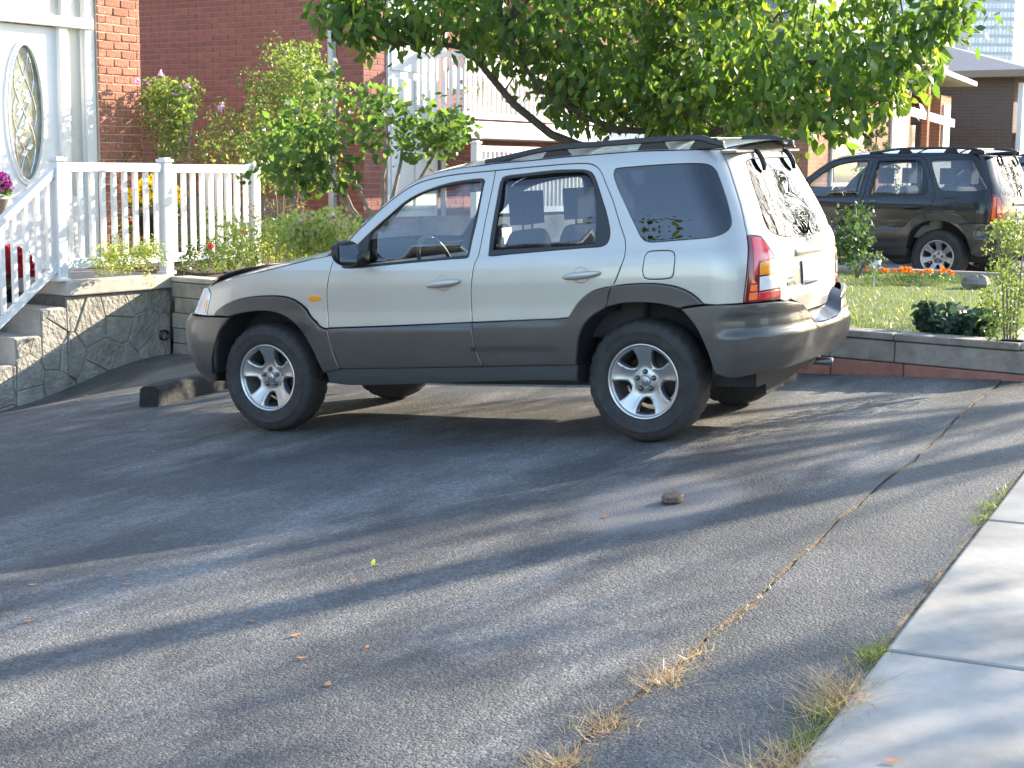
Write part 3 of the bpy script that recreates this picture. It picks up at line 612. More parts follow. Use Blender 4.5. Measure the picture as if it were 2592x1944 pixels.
        return link(nm, mesh_of(nm, np.concatenate([V, Vb]), F+F2, [m, M['inner']], mi=[0]*len(F)+[1]*len(F2), smooth=True, normals=np.concatenate([NN, -NN])), parent or root)
    rf = top_panel('roof', -.742, 1.14, -1, 1, pm)
    sty.setdefault('gw', M['glass'])
    ws = top_panel('windscreen', 1.17, 1.985, -.93, .93, sty['gw'], lift=-.004)
    for a, b in ((-1, -.925), (.925, 1)): top_panel('windscreen_pillar', 1.14, 2.012, a, b, pm, 30, 4, parent=ws)
    top_panel('windscreen_trim', 1.135, 1.172, -.94, .94, M['trim'], 4, 30, -.001, ws)
    top_panel('cowl', 1.985, 2.075, -.97, .97, M['trim'], 5, 30, -.006, ws)
    hd = top_panel('hood', 2.07, 3.175, -1, 1, pm, 40, 30)
    nb = MB(); Vd = []; Fd = []; tv = np.linspace(-.93, .93, 25)
    A = topp(np.full(25, sx(3.14)), tv)+np.array([0, 0, .016]); B = topp(np.full(25, sx(3.02)), tv)+np.array([0, 0, .036])
    V = np.concatenate([A, B, B-np.array([0, 0, .008]), A-np.array([0, 0, .016])]); n = 25
    nb.add(V, [(k*n+i, k*n+i+1, (k+1)*n+i+1, (k+1)*n+i) for k in range(3) for i in range(24)]); nb.build('bug_deflector', M['trim'], hd, smooth=True) if sty.get('deflector') else None
    # ---- nose filler under the hood edge and floor pan, wheel houses
    fl_ = MB(); fl_.box(-.60, 3.2, -.60, .60, .30, .44); fl_.box(.40, 2.10, -.80, .80, .34, .44); fl_.box(-.62, -.40, -.66, .66, .44, .60); fl_.box(2.12, 3.25, -.56, .56, .44, .90)
    for wx in (0, 2.60):
        for sd in (1, -1):
            y0, y1 = (.50, .84) if sd > 0 else (-.84, -.50); arc = [(wx+.435*math.cos(t), .40+.42*math.sin(t)) for t in np.linspace(-.05, math.pi+.05, 15)]
            V = [(a, y0, b) for a, b in arc]+[(a, y1, b) for a, b in arc]+[(wx, (y0 if sd > 0 else y1), .4)]
            n = len(arc); b0 = 0 if sd > 0 else n
            fl_.add(V, [(i, i+1, n+i+1, n+i) for i in range(n-1)]+[(b0+i, b0+i+1, 2*n) for i in range(n-1)])
    fl_.box(-.55, -.35, -.3, .3, .22, .34)
    fl_.build('underbody', M['inner'], root)
    ex = MB(); ex.tube([(-.45, -.52, .31), (-.70, -.52, .30)], .026, 12); ex.build('exhaust_pipe', M['lug'], root, smooth=True)
    # ---- cabin
    cb = MB(); cb.box(1.72, 1.98, -.72, .72, .80, 1.05); cb.box(1.50, 1.80, -.20, .20, .45, .86); cb.build('dashboard', sty.get('dash', M['dash']), root, bevel=.04)
    hlr = MB(); hlr.box(-.52, 1.05, -.56, .56, 1.600, 1.612); hlr.build('headliner', sty.get('lining', M['dash']), root)
    sw = MB(); sw.tube([(1.56+.06*math.sin(t), .37+.185*math.cos(t), 1.02+.175*math.sin(t)) for t in np.linspace(0, 2*math.pi, 29)], .014, 8); sw.tube([(1.62, .37, 1.0), (1.80, .37, .92)], .04, 8); sw.box(1.54, 1.60, .20, .54, 1.005, 1.035); sw.build('steering_wheel', M['trim'], root, smooth=True)
    def seat(nm, x, y, wd, hr):
        sb = MB(); sb.box(x-.05, x+.50, y-wd/2, y+wd/2, .58, .74)
        Vv = []; n = 6
        for (dx, z, ww, th) in ((.0, .66, wd, .15), (-.05, .95, wd, .14), (-.10, 1.15, wd*.9, .11), (-.12, 1.22, wd*.75, .07)):
            Vv += [(x+dx, y-ww/2, z), (x+dx, y+ww/2, z), (x+dx-th, y+ww/2*.95, z), (x+dx-th, y-ww/2*.95, z)]
        sb.add(Vv, [(i*4+k, i*4+(k+1) % 4, (i+1)*4+(k+1) % 4, (i+1)*4+k) for i in range(3) for k in range(4)]+[(12, 13, 14, 15)])
        so = sb.build(nm, sty.get('seat', M['seat']), root, bevel=.03)
        for hy in hr:
            hb = MB(); hb.box(x-.20, x-.10, y+hy-.135, y+hy+.135, 1.25, 1.45); hb.tube([(x-.15, y+hy-.06, 1.18), (x-.15, y+hy-.06, 1.28)], .008, 6); hb.tube([(x-.15, y+hy+.06, 1.18), (x-.15, y+hy+.06, 1.28)], .008, 6)
            hb.build('headrest', sty.get('seat', M['seat']), so, bevel=.045)
    seat('front_seat', 1.05, .37, .50, (0,)); seat('front_seat', 1.05, -.37, .50, (0,)); seat('rear_seat', .22, 0, 1.25, (-.40, .40))
    im = MB(); im.box(1.40, 1.425, -.13, .13, 1.46, 1.53); im.tube([(1.42, 0, 1.50), (1.50, 0, 1.58)], .01, 6); im.build('inside_mirror', M['trim'], root, bevel=.012)
    for wx in (0, 2.62):
        for sd in (1, -1): wheel(root, wx, sd, sty.get('spokes', 5), 0, sty.get('wstyle', 0))
    return root

def text_mesh(name, body, size, m, parent, T, depth=.002):
    cu = bpy.data.curves.new(name, 'FONT'); cu.body = body; cu.size = size; cu.extrude = depth; cu.align_x = 'CENTER'; cu.align_y = 'CENTER'
    ob = bpy.data.objects.new('tmp_text', cu); COL.objects.link(ob); dg = bpy.context.evaluated_depsgraph_get(); me = bpy.data.meshes.new_from_object(ob.evaluated_get(dg)); bpy.data.objects.remove(ob)
    co = np.zeros(len(me.vertices)*3); me.vertices.foreach_get('co', co); co = co.reshape(-1, 3); co = np.array([T(*c) for c in co]); me.vertices.foreach_set('co', co.ravel()); me.update(); me.name = name
    me.materials.clear(); me.materials.append(m); return link(name, me, parent)
def silver_badge(pan, tg):
    # lettering left of the plate, reading left to right seen from behind
    def T(cu_, cz_):
        return lambda x, y, d: tuple(bpos(np.array([cu_-x]), np.array([cz_+y]), .0015+d)[0])
    text_mesh('lettering', 'mazda', .030, M['chrome'], tg, T(-1.085, .893)); text_mesh('lettering', 'TRIBUTE', .034, M['chrome'], tg, T(-1.085, .858))
    t = np.linspace(0, 2*np.pi, 25); eb = MB(); eb.tube([bpos(np.array([UR+.045*math.cos(a)]), np.array([1.082+.033*math.sin(a)]), .006)[0] for a in t], .004, 6)
    eb.tube([bpos(np.array([UR+a]), np.array([1.082+b]), .006)[0] for a, b in ((-.037, .014), (-.014, .002), (0, -.012), (.014, .002), (.037, .014))], .004, 6); eb.build('emblem', M['chrome'], tg, smooth=True)
CARM = Matrix(((0, -.999779, -.021032, 0), (.997940, -.001349, .064144, 0), (-.064158, -.020989, .997719, 0), (0, 0, 0, 1)))
car = suv('parked_suv', 'silver beige SUV with grey lower cladding and roof rails parked nose to the house', 'suv', dict(paint=M['paint'], clad=M['clad'], gq=M['glass_d'], gf=M['glass'], gr=M['glass_t'], deflector=True, badge=silver_badge))
car.matrix_world = CARM

# ------------------------------------------------------------------ materials of the place
M['asphalt'] = asphalt_mat('asphalt_drive', 1.0, .074, stain=(-2.3, -.70, .62, .36)); M['asphalt2'] = asphalt_mat('asphalt_apron', .25, .068, 4.0); M['asphalt3'] = asphalt_mat('asphalt_patch', .1, .115, 9.0)
M['concrete'] = mat('concrete', (.42, .39, .345), .85, var=.20, vscale=4.0, bump=.25, bscale=90, bdist=.004)
M['slab'] = mat('sidewalk_concrete', (.34, .315, .275), .88, var=.26, vscale=1.9, bump=.3, bscale=160, bdist=.004, rand=.05)
M['soil'] = mat('soil', (.075, .052, .034), .95, var=.4, vscale=25, bump=.8, bscale=60)
M['stone'] = mat('stamped_stone', (.31, .285, .245), .85, var=.25, vscale=5, bump=.9, bscale=22, bdist=.03, rand=.12)
M['joint'] = mat('stone_joint', (.13, .12, .105), .9, var=.3, vscale=9)
M['block'] = mat('garden_block_grey', (.28, .25, .215), .9, var=.28, vscale=6, bump=.5, bscale=50, rand=.12)
M['block_r'] = mat('garden_block_red', (.33, .15, .115), .9, var=.25, vscale=7, bump=.5, bscale=50, rand=.12)
M['brickA'] = mat('red_brick', (.30, .115, .088), .88, var=.14, vscale=7, bump=.25, bscale=80, rand=.13)
M['brickB'] = mat('pink_rough_brick', (.40, .165, .105), .9, var=.30, vscale=16, bump=.7, bscale=45, bdist=.02, rand=.14)
M['mortar'] = mat('mortar', (.36, .23, .19), .95, var=.12, vscale=20)
M['mortarB'] = mat('mortar_light', (.56, .42, .32), .95, var=.12, vscale=20)
M['pvc'] = mat('white_vinyl', (.80, .80, .80), .35)
M['white'] = mat('white_trim', (.80, .79, .76), .5)
M['door'] = mat('white_door', (.78, .79, .80), .4)
M['found'] = mat('foundation_concrete', (.24, .23, .21), .9, var=.2, vscale=4)
M['roofs'] = mat('grey_shingles', (.16, .16, .18), .9, var=.3, vscale=30, bump=.5, bscale=40)
M['roofb'] = mat('brown_shingles', (.13, .085, .06), .9, var=.3, vscale=30)
M['soffit'] = mat('brown_soffit', (.24, .17, .12), .7)
M['timber'] = mat('tarred_timber', (.011, .011, .012), .8, var=.3, vscale=20, bump=.7, bscale=30, bdist=.012, coords='Object')
M['rust'] = mat('rusty_metal', (.13, .095, .065), .75, .3, var=.5, vscale=60)
M['window'] = mat('window_dark', (.05, .06, .07), .08, spec=.8)
M['curtain'] = mat('window_curtain', (.55, .54, .50), .3)
M['bark'] = mat('bark', (.085, .062, .048), .9, var=.35, vscale=18, bump=.8, bscale=30)
M['bark_l'] = mat('pale_bark', (.24, .20, .155), .9, var=.3, vscale=22, bump=.5, bscale=40)
def brick_tex(name, c1, c2, mortar, bw=.30, bh=.079):
    m = bpy.data.materials.new(name); m.use_nodes = True; N = m.node_tree.nodes; L = m.node_tree.links; b = N['Principled BSDF']
    tc = N.new('ShaderNodeTexCoord'); sp = N.new('ShaderNodeSeparateXYZ'); L.new(tc.outputs['Object'], sp.inputs[0]); ad = N.new('ShaderNodeMath'); L.new(sp.outputs[0], ad.inputs[0]); L.new(sp.outputs[1], ad.inputs[1])
    cb = N.new('ShaderNodeCombineXYZ'); L.new(ad.outputs[0], cb.inputs[0]); L.new(sp.outputs[2], cb.inputs[1])
    bt = N.new('ShaderNodeTexBrick'); bt.inputs['Scale'].default_value = 1; bt.inputs['Brick Width'].default_value = bw; bt.inputs['Row Height'].default_value = bh; bt.inputs['Mortar Size'].default_value = .006
    bt.inputs['Color1'].default_value = (*c1, 1); bt.inputs['Color2'].default_value = (*c2, 1); bt.inputs['Mortar'].default_value = (*mortar, 1)
    L.new(cb.outputs[0], bt.inputs['Vector']); L.new(bt.outputs['Color'], b.inputs['Base Color']); b.inputs['Roughness'].default_value = .9
    bp = N.new('ShaderNodeBump'); bp.inputs['Strength'].default_value = .6; bp.inputs['Distance'].default_value = .01; bp.invert = True; L.new(bt.outputs['Fac'], bp.inputs['Height']); L.new(bp.outputs[0], b.inputs['Normal'])
    return m
M['btexA'] = brick_tex('far_red_brick', (.36, .12, .08), (.28, .095, .065), (.33, .25, .21)); M['btexC'] = brick_tex('far_brown_brick', (.15, .095, .072), (.12, .08, .062), (.17, .13, .11)); M['btexG'] = brick_tex('far_grey_brick', (.30, .27, .24), (.26, .235, .21), (.33, .31, .28)); M['btexO'] = brick_tex('far_orange_brick', (.42, .19, .10), (.36, .15, .085), (.40, .30, .22))

# ------------------------------------------------------------------ ground, drive, apron, sidewalk
gs = MB(); gs.box(-600, 900, -600, 700, -1.3, -.95); tag(gs.build('ground', M['soil']), kind='structure')
ycr = lambda x: -1.49+.0377*(x-.44)+.012*math.sin(x*2.1)+.006*math.sin(x*7.3)
yed = lambda x: -2.14+.036*(x+1.25)
def sheet(name, xs, ys_of, m, dz=0.0, zf=gz, jitter=0):
    V = []; F = []; ny = None
    for x in xs:
        ys = ys_of(x); ny = len(ys)
        for y in ys: V.append((x, y, zf(x, y)+dz))
    for i in range(len(xs)-1):
        for j in range(ny-1): F.append((i*ny+j, (i+1)*ny+j, (i+1)*ny+j+1, i*ny+j+1))
    return mobj(name, V, F, m, smooth=True)
xs = np.concatenate([np.arange(-30, -8, .8), np.arange(-8, 4.2, .12), np.arange(4.2, 9.4, .4)])
tag(sheet('driveway', xs, lambda x: np.concatenate([[ycr(x)], np.linspace(ycr(x)+.05, 9.2, 46)]), M['asphalt']), kind='structure')
tag(sheet('driveway_apron', xs, lambda x: np.linspace(yed(x)+.022+.008*math.sin(x*11)+.006*math.sin(x*23), ycr(x)-.011-.005*math.sin(x*17)-.004*math.sin(x*41), 5), M['asphalt2'], -.007), kind='structure')
tag(sheet('joint_soil', xs, lambda x: np.linspace(yed(x)-.05, ycr(x)+.06, 3), mat('joint_dirt', (.20, .165, .12), .95, var=.45, vscale=30, bump=.8, bscale=80), -.016), kind='structure')
sw = empty('sidewalk'); sw['kind'] = 'structure'
for i in range(-9, 8):
    x0 = -4.17+i*1.86+.006; x1 = x0+1.86-.014
    sb = MB(); poly = [(x0, yed(x0)-.004), (x0, yed(x0)-1.52), (x1, yed(x1)-1.52), (x1, yed(x1)-.004)]
    z = [gz(*p)+.004 for p in poly]; V = [(p[0], p[1], q-.12) for p, q in zip(poly, z)]+[(p[0], p[1], q) for p, q in zip(poly, z)]
    sb.add(V, [(3, 2, 1, 0)[::-1], (4, 5, 6, 7)[::1]]+[(k, (k+1) % 4, 4+(k+1) % 4, 4+k) for k in range(4)])
    sb.build('slab', M['slab'], sw, bevel=.012)
bv = MB(); bv.box(-40, 60, -5.6, -3.72, -.4, .145); M['turf'] = mat('turf', (.065, .10, .025), .9, var=.35, vscale=6); tag(bv.build('verge', M['turf']), kind='structure')
kb = MB(); kb.box(-40, 60, -5.75, -5.602, -.4, .16); tag(kb.build('street_kerb', M['concrete']), kind='structure')
rd = MB(); rd.box(-60, 120, -14.5, -5.752, -.4, .02); tag(rd.build('road', M['asphalt2']), kind='structure')
vg = MB(); vg.box(-60, 120, -34, -14.51, -.4, .12); tag(vg.build('far_verge', M['turf']), kind='structure')

# ------------------------------------------------------------------ raised garden: block wall, lawn, beds
GA = Vector((1.90, -1.60, 0)); GB = Vector((3.45, 7.02, 0)); GD = (GB-GA).normalized(); GN = Vector((-GD.y, GD.x, 0))  # GN points to the drive
GL = (GB-GA).length
gw = empty('garden_wall', (GA.x, GA.y, 0)); tag(gw, 'low grey and red block retaining wall between the driveway and the lawn', 'wall')
def gblock(t0, t1, z0, z1, m, name='block', inn=.20, proud=0.0, ret=False):
    b = MB()
    if ret: T = lambda a, q, z: tuple(GA+Vector((1, .02, 0))*a+Vector((-.02, 1, 0))*(.20-q)-Vector((gw.location.x, gw.location.y, 0))+Vector((0, 0, z)))
    else: T = lambda a, q, z: tuple(GA+GD*a+GN*(q-.20)-Vector((gw.location.x, gw.location.y, 0))+Vector((0, 0, z)))
    b.box(t0+.003, t1-.003, .20-inn, .20+proud, z0+.003, z1-.003, 0, T); return b.build(name, m, gw, bevel=.010)
for k in range(6):
    z1 = .335-.155*k; z0 = z1-.155; t = .0 if k % 2 == 0 else -.02; first = True
    while t < GL-.05:
        L = random.choice((.50, .56, .62)) if not first else (.95 if k == 0 else .9); t2 = min(GL, t+L)
        y = GA.y+GD.y*(t+L/2)
        if gz(GA.x+GD.x*t, y) < z1+.02:
            red = (k == 1 and y < 2.2) or (k == 0 and 1.5 < t < 2.0) or (k == 2 and y < 2.5)
            gblock(t, t2, z0, z1, M['block_r'] if red else M['block'], proud=random.uniform(-.004, .006))
        t = t2; first = False
t = 0.06
while t < GL: gblock(t, min(GL, t+.9), .336, .392, M['concrete'] if t > 4 else M['block'], 'coping_stone', .22, .012); t += .9
t = 0.0
while t < 7.5:
    gblock(t+.2, t+.8, .18, .335, M['block'], ret=True); gblock(t+.2, t+.8, .02, .178, M['block_r'], ret=True); gblock(t+.06 if t < .1 else t+.2, t+.8, .336, .392, M['concrete'], 'coping_stone', .22, .012, True); t += .6
gi = lambda y: GA.x+GD.x*(y-GA.y)/GD.y+.17
def lz(x, y): return .345+.012*math.sin(x*1.3)*math.sin(y*1.1)
lawn = sheet('lawn', np.linspace(0, 1, 30), lambda a: np.linspace(-1.42, 3.2, 26), M['turf'], 0, lambda a, y: 0)
for v in lawn.data.vertices:
    a, y = v.co.x, v.co.y; x = gi(y)+a*(9.25-gi(y)); v.co = (x, y, lz(x, y))
tag(lawn, kind='structure')
bed = sheet('garden_bed', np.linspace(0, 1, 20), lambda a: np.linspace(3.2, 13, 30), M['soil'], 0, lambda a, y: 0)
for v in bed.data.vertices:
    a, y = v.co.x, v.co.y; x0 = gi(min(y, 7.0)); x = x0+a*(9.25-x0); v.co = (x, y, .35+.01*math.sin(5*x+3*y)+.012*math.sin(3*x-7*y))
tag(bed, kind='structure')
nk = MB(); nk.box(9.26, 9.42, -2.2, 9, -.3, .385); tag(nk.build('garden_kerb', mat('pink_kerb', (.46, .36, .30), .85, var=.12)), kind='structure')
nd = MB(); nd.box(9.43, 17.5, -5.6, 9.5, -.4, .099); tag(nd.build('neighbour_driveway', mat('light_drive', (.20, .195, .19), .85, var=.15, vscale=2)), kind='structure')
yb = MB(); yb.box(17.52, 60, -3.7, 9, -.4, .30); tag(yb.build('neighbour_yard', M['turf']), kind='structure')
# lawn grass blades
def blades(name, P, hgt, wid, mats, kind='stuff', lv=None, lean=.35, seed=1):
    r = np.random.default_rng(seed); n = len(P); P = np.array(P, float); a = r.uniform(0, 2*np.pi, n); h = hgt*r.uniform(.55, 1.2, n); wv = wid*r.uniform(.7, 1.2, n)
    d = np.stack([np.cos(a), np.sin(a), 0*a], 1); le = r.normal(0, lean, (n, 2))*h[:, None]; tip = P+np.stack([le[:, 0], le[:, 1], h], 1)
    V = np.empty((n, 3, 3)); V[:, 0] = P-d*wv[:, None]; V[:, 1] = P+d*wv[:, None]; V[:, 2] = tip
    me = bpy.data.meshes.new(name); me.vertices.add(3*n); me.vertices.foreach_set('co', V.ravel()); me.loops.add(3*n); me.loops.foreach_set('vertex_index', np.arange(3*n, dtype=np.int32)); me.polygons.add(n)
    me.polygons.foreach_set('loop_start', np.arange(0, 3*n, 3, dtype=np.int32)); me.update(calc_edges=True); me.validate()
    at = me.attributes.new('lv', 'FLOAT', 'POINT'); at.data.foreach_set('value', np.repeat(r.random(n) if lv is None else lv, 3).astype(np.float32)); me.materials.append(mats); o = link(name, me)
    if kind: o['kind'] = kind
    return o
M['grass'] = leaf_mat('grass_blades', (.075, .118, .024), (.17, .215, .05), .35, c3=(.30, .29, .12))
n = 26000; gx = RNG.uniform(0, 1, n)**1.25; gy = RNG.uniform(-1.4, 3.1, n); GX = np.array([gi(y)+a*(9.2-gi(y)) for a, y in zip(gx, gy)])
blades('grass', np.stack([GX, gy, np.array([lz(x, y) for x, y in zip(GX, gy)])-.003], 1), .036, .004, M['grass'], seed=3)['label'] = 'sunlit green lawn grass'

# ------------------------------------------------------------------ porch: stamped stone wall, landing, steps
porch = empty('front_porch', H(0, 0, 0), HA); tag(porch, 'concrete porch with steps and a stamped stone side wall beside the driveway', 'porch')
pb = MB(); pb.box(-1.32, .02, .03, 1.78, -1.2, .27); pb.box(-4.2, -1.32, .03, 1.2, -1.2, -.36); 
pb.build('wall_core', M['joint'], porch)
ls = MB(); ls.box(-1.335, .04, -.035, 1.78, .272, .41); ls.build('landing_slab', M['concrete'], porch, bevel=.015)
for k in range(3):
    st = MB(); st.box(-1.32-.30*(k+1), -1.321-.30*k, .029, 1.2, -1.0, .168-.245*k); st.build('step', M['concrete'], porch, bevel=.010)
st = MB(); st.box(-4.2, -2.225, .029, 1.2, -1.2, -.357); st.build('step', M['concrete'], porch, bevel=.01)
# stones: Voronoi cells of the wall face
def clip(poly, a, b, c):
    out = []; n = len(poly)
    for i in range(n):
        p, q = poly[i], poly[(i+1) % n]; dp = a*p[0]+b*p[1]-c; dq = a*q[0]+b*q[1]-c
        if dp <= 0: out.append(p)
        if (dp < 0 < dq) or (dq < 0 < dp): t = dp/(dp-dq); out.append((p[0]+t*(q[0]-p[0]), p[1]+t*(q[1]-p[1])))
    return out
rs = random.Random(5); seeds = []
for r_ in range(5):
    for c_ in range(12): seeds.append((-3.7+.36*c_+rs.uniform(-.17, .17)+.16*(r_ % 2), -.92+.27*r_+rs.uniform(-.12, .12)))
for i, s_ in enumerate(seeds):
    P = [(-3.6, -1.05), (.015, -1.05), (.015, .265), (-3.6, .265)]
    for j, q in enumerate(seeds):
        if i == j: continue
        a, b = q[0]-s_[0], q[1]-s_[1]; m2 = (a*a+b*b)
        if m2 > 1.2: continue
        P = clip(P, a, b, (q[0]**2+q[1]**2-s_[0]**2-s_[1]**2)/2)
        if len(P) < 3: break
    if len(P) < 3: continue
    P0 = P
    for (za, zb, zt) in ((-1.32, .015, .265), (-1.62, -1.32, .158), (-1.92, -1.62, -.087), (-2.22, -1.92, -.332), (-3.6, -2.22, -.372)):
        P = clip(clip(clip(P0, 1, 0, zb), -1, 0, -za), 0, 1, zt)
        if len(P) < 3: continue
        P = np.array(P); keep = np.linalg.norm(P-np.roll(P, 1, 0), axis=1) > .004; P = P[keep]
        if len(P) < 3 or abs(area2(P)) < .004: continue
        if area2(P) < 0: P = P[::-1]
        Q0 = inset(P, .0022); Q1 = inset(P, .012); pr = rs.uniform(.010, .028); n = len(P)
        V = [(x, .032, z) for x, z in Q0]+[(x, .032-pr*.7, z) for x, z in Q0]+[(x, .032-pr-rs.uniform(0, .005), z) for x, z in Q1]
        F = [(k, (k+1) % n, n+(k+1) % n, n+k) for k in range(n)]+[(n+k, n+(k+1) % n, 2*n+(k+1) % n, 2*n+k) for k in range(n)]+[tuple(range(2*n, 3*n))]
        mobj('stone', V, F, M['stone'], porch)
pi = MB(); pi.lathe([(.055, -.03), (.055, .028), (.048, .028), (.048, -.03), (0, -.03)], 18, 0, lambda a, b, c: tuple(H(-.10, 0, -.20)+Vector((GN.x, GN.y, 0))*0+HXv*a+Vector((0, 0, 1))*b-HYv*(c*1.0+.0)))
tag(pi.build('drain_pipe', M['trim'], None, smooth=True), 'black round drain pipe opening low in the porch corner', 'pipe')

# ------------------------------------------------------------------ white vinyl railings
def railing(name, label, pts, posts, z_top, z_bot, y0, group=None, nb=None, closed_slope=None):
    pass
def baluster_mesh():
    b = MB(); b.box(-.021, .021, -.021, .021, 0, 1); return mesh_of('baluster', b.V, b.F, M['pvc'])
BAL = baluster_mesh()
def rail_run(root, p, q, n, zb, zt, zb2=None, zt2=None, rail=(.045, .05), skip_ends=True, m=None):
    """rails and balusters from p to q (house frame x', y'); zb/zt bottom of lower and top of upper rail at p; zb2/zt2 at q"""
    zb2 = zb if zb2 is None else zb2; zt2 = zt if zt2 is None else zt2
    P = Vector((p[0], p[1], 0)); Q = Vector((q[0], q[1], 0)); d = (Q-P); L = d.length; d.normalize(); nn = Vector((-d.y, d.x, 0))
    for nm, a0, a1, h, wd in (('bottom_rail', zb, zb2, .085, .025), ('top_rail', zt-.085, zt2-.085, .085, .03)):
        V = []
        for pp, zz in ((P, a0), (Q, a1)):
            for s_, t_ in ((-wd, 0), (wd, 0), (wd*(1.25 if nm[0] == 't' else 1), h), (-wd*(1.25 if nm[0] == 't' else 1), h)): c = pp+nn*s_; V.append((c.x, c.y, zz+t_))
        mobj(nm, V, [(3, 2, 1, 0), (4, 5, 6, 7), (0, 1, 5, 4), (1, 2, 6, 5), (2, 3, 7, 6), (3, 0, 4, 7)], m or M['pvc'], root)
    for i in range(n):
        t = (i+.5)/n; c = P+d*(L*t); a0 = zb+(zb2-zb)*t+.08; a1 = zt+(zt2-zt)*t-.08
        o = link('baluster', BAL, root); o.location = (c.x, c.y, a0); o.scale = (1, 1, a1-a0); o.rotation_euler = (0, 0, math.atan2(d.y, d.x))
def post(root, x, y, z0, z1, wd=.052):
    b = MB(); b.box(x-wd, x+wd, y-wd, y+wd, z0, z1); b.box(x-wd-.012, x+wd+.012, y-wd-.012, y+wd+.012, z1, z1+.03); b.box(x-wd+.01, x+wd-.01, y-wd+.01, y+wd-.01, z1+.03, z1+.045); b.box(x-wd-.018, x+wd+.018, y-wd-.018, y+wd+.018, z0, z0+.03); b.build('post', M['pvc'], root, bevel=.006)
pr_ = empty('porch_railing', H(0, 0, 0), HA); tag(pr_, 'white vinyl railing with square balusters round the porch landing', 'railing')
post(pr_, -1.34, .06, .41, 1.53); post(pr_, 0.02, .06, .41, 1.53); post(pr_, 1.36, .10, .36, 1.49)
rail_run(pr_, (-1.285, .06), (-.035, .06), 9, .53, 1.52); rail_run(pr_, (.075, .06), (1.30, .10), 9, .53, 1.51); rail_run(pr_, (1.36, .155), (1.36, .85), 5, .53, 1.51)
sr = empty('stair_railing', H(-1.34, .06, 0), HA); tag(sr, 'sloping white vinyl handrail running down beside the porch steps', 'railing')
rail_run(sr, (-.055, 0), (-1.95, 0), 14, .50, 1.47, .50-1.36, 1.47-1.40)
def spost(): post(sr, -2.0, 0, -.9, .15)
spost()

# ------------------------------------------------------------------ our house: door, sidelight, brick pier
house = empty('brick_house', H(0, 1.8, 0), HA); tag(house, 'brick house with white front door at the top of the porch steps', 'house')
# local frame: x' same, y = y'-1.8
hb = MB(); hb.box(-17, -1.15, .03, 9, -1.0, 4.0, 0); hb.box(.74, 1.365, .006, 9, -1.0, 4.0, 0); hb.box(-1.15, .74, .30, 9, -1.0, 4.0, 0); hb.box(-1.15, .74, .06, .30, 3.28, 4.0, 0)
hb.build('wall', M['mortarB'], house)
hp = MB(); hp.box(-17.01, -1.16, .005, .03, -.9, 3.99); hp.build('brick_facing', M['btexG'], house)
rf = MB(); x0, x1, y0, y1 = -17.6, 1.95, -.6, 9.6
rf.add([(x0, y0, 3.98), (x1, y0, 3.98), (x1, y1, 3.98), (x0, y1, 3.98), (x0+4.6, 4.5, 6.1), (x1-4.6, 4.5, 6.1), (x0, y0, 4.12), (x1, y0, 4.12), (x1, y1, 4.12), (x0, y1, 4.12)], [(3, 2, 1, 0), (0, 1, 7, 6), (1, 2, 8, 7), (2, 3, 9, 8), (3, 0, 6, 9), (6, 7, 5, 4), (7, 8, 5), (8, 9, 4, 5), (9, 6, 4)]); rf.build('roof', M['roofb'], house)
gd = MB(); gd.box(-8.5, -4.0, -.02, .005, -.85, 1.35); gd.build('garage_door', M['white'], house)
gw2 = MB(); gw2.box(-8.2, -5.0, -.012, .005, 2.0, 3.3); gw2.build('window', M['window'], house)
BL, BH = .226, .092
def brick_mesh(nm, L, Hh, D, m, bev=.006, rough=0.0, seed=0):
    r = random.Random(seed); b = MB(); e = bev
    def j(v): return tuple(c+r.uniform(-rough, rough) for c in v)
    V = [(-L/2, D, -Hh/2), (L/2, D, -Hh/2), (L/2, D, Hh/2), (-L/2, D, Hh/2), j((-L/2, e, -Hh/2)), j((L/2, e, -Hh/2)), j((L/2, e, Hh/2)), j((-L/2, e, Hh/2)), j((-L/2+e, 0, -Hh/2+e)), j((L/2-e, 0, -Hh/2+e)), j((L/2-e, 0, Hh/2-e)), j((-L/2+e, 0, Hh/2-e))]
    F = [(0, 1, 5, 4), (1, 2, 6, 5), (2, 3, 7, 6), (3, 0, 4, 7), (4, 5, 9, 8), (5, 6, 10, 9), (6, 7, 11, 10), (7, 4, 8, 11), (8, 9, 10, 11)]
    return mesh_of(nm, V, F, m)
MBR = [brick_mesh('brick', BL-.010, BH-.011, .03, M['brickB'], .007, .004, s) for s in range(5)]; MBH = [brick_mesh('brick_half', BL/2-.010, BH-.011, .03, M['brickB'], .007, .004, s) for s in range(3)]
k = 0; z = .36
while z < 3.75:
    x = .745; odd = k % 2; first = True
    while x < 1.36:
        if odd and first: L = BL/2; me = random.choice(MBH)
        elif x+BL > 1.372: L = 1.366-x; me = None
        else: L = BL; me = random.choice(MBR)
        if L < .05: break
        if me is None: o = link('brick', MBH[0] if L < .16 else MBR[0], house); o.scale = ((L-.010)/((BL/2 if L < .16 else BL)-.010), 1, 1)
        else: o = link('brick', me, house)
        o.location = (x+L/2, -.006+random.uniform(-.003, .003), z+BH/2); x += L; first = False
    z += BH; k += 1
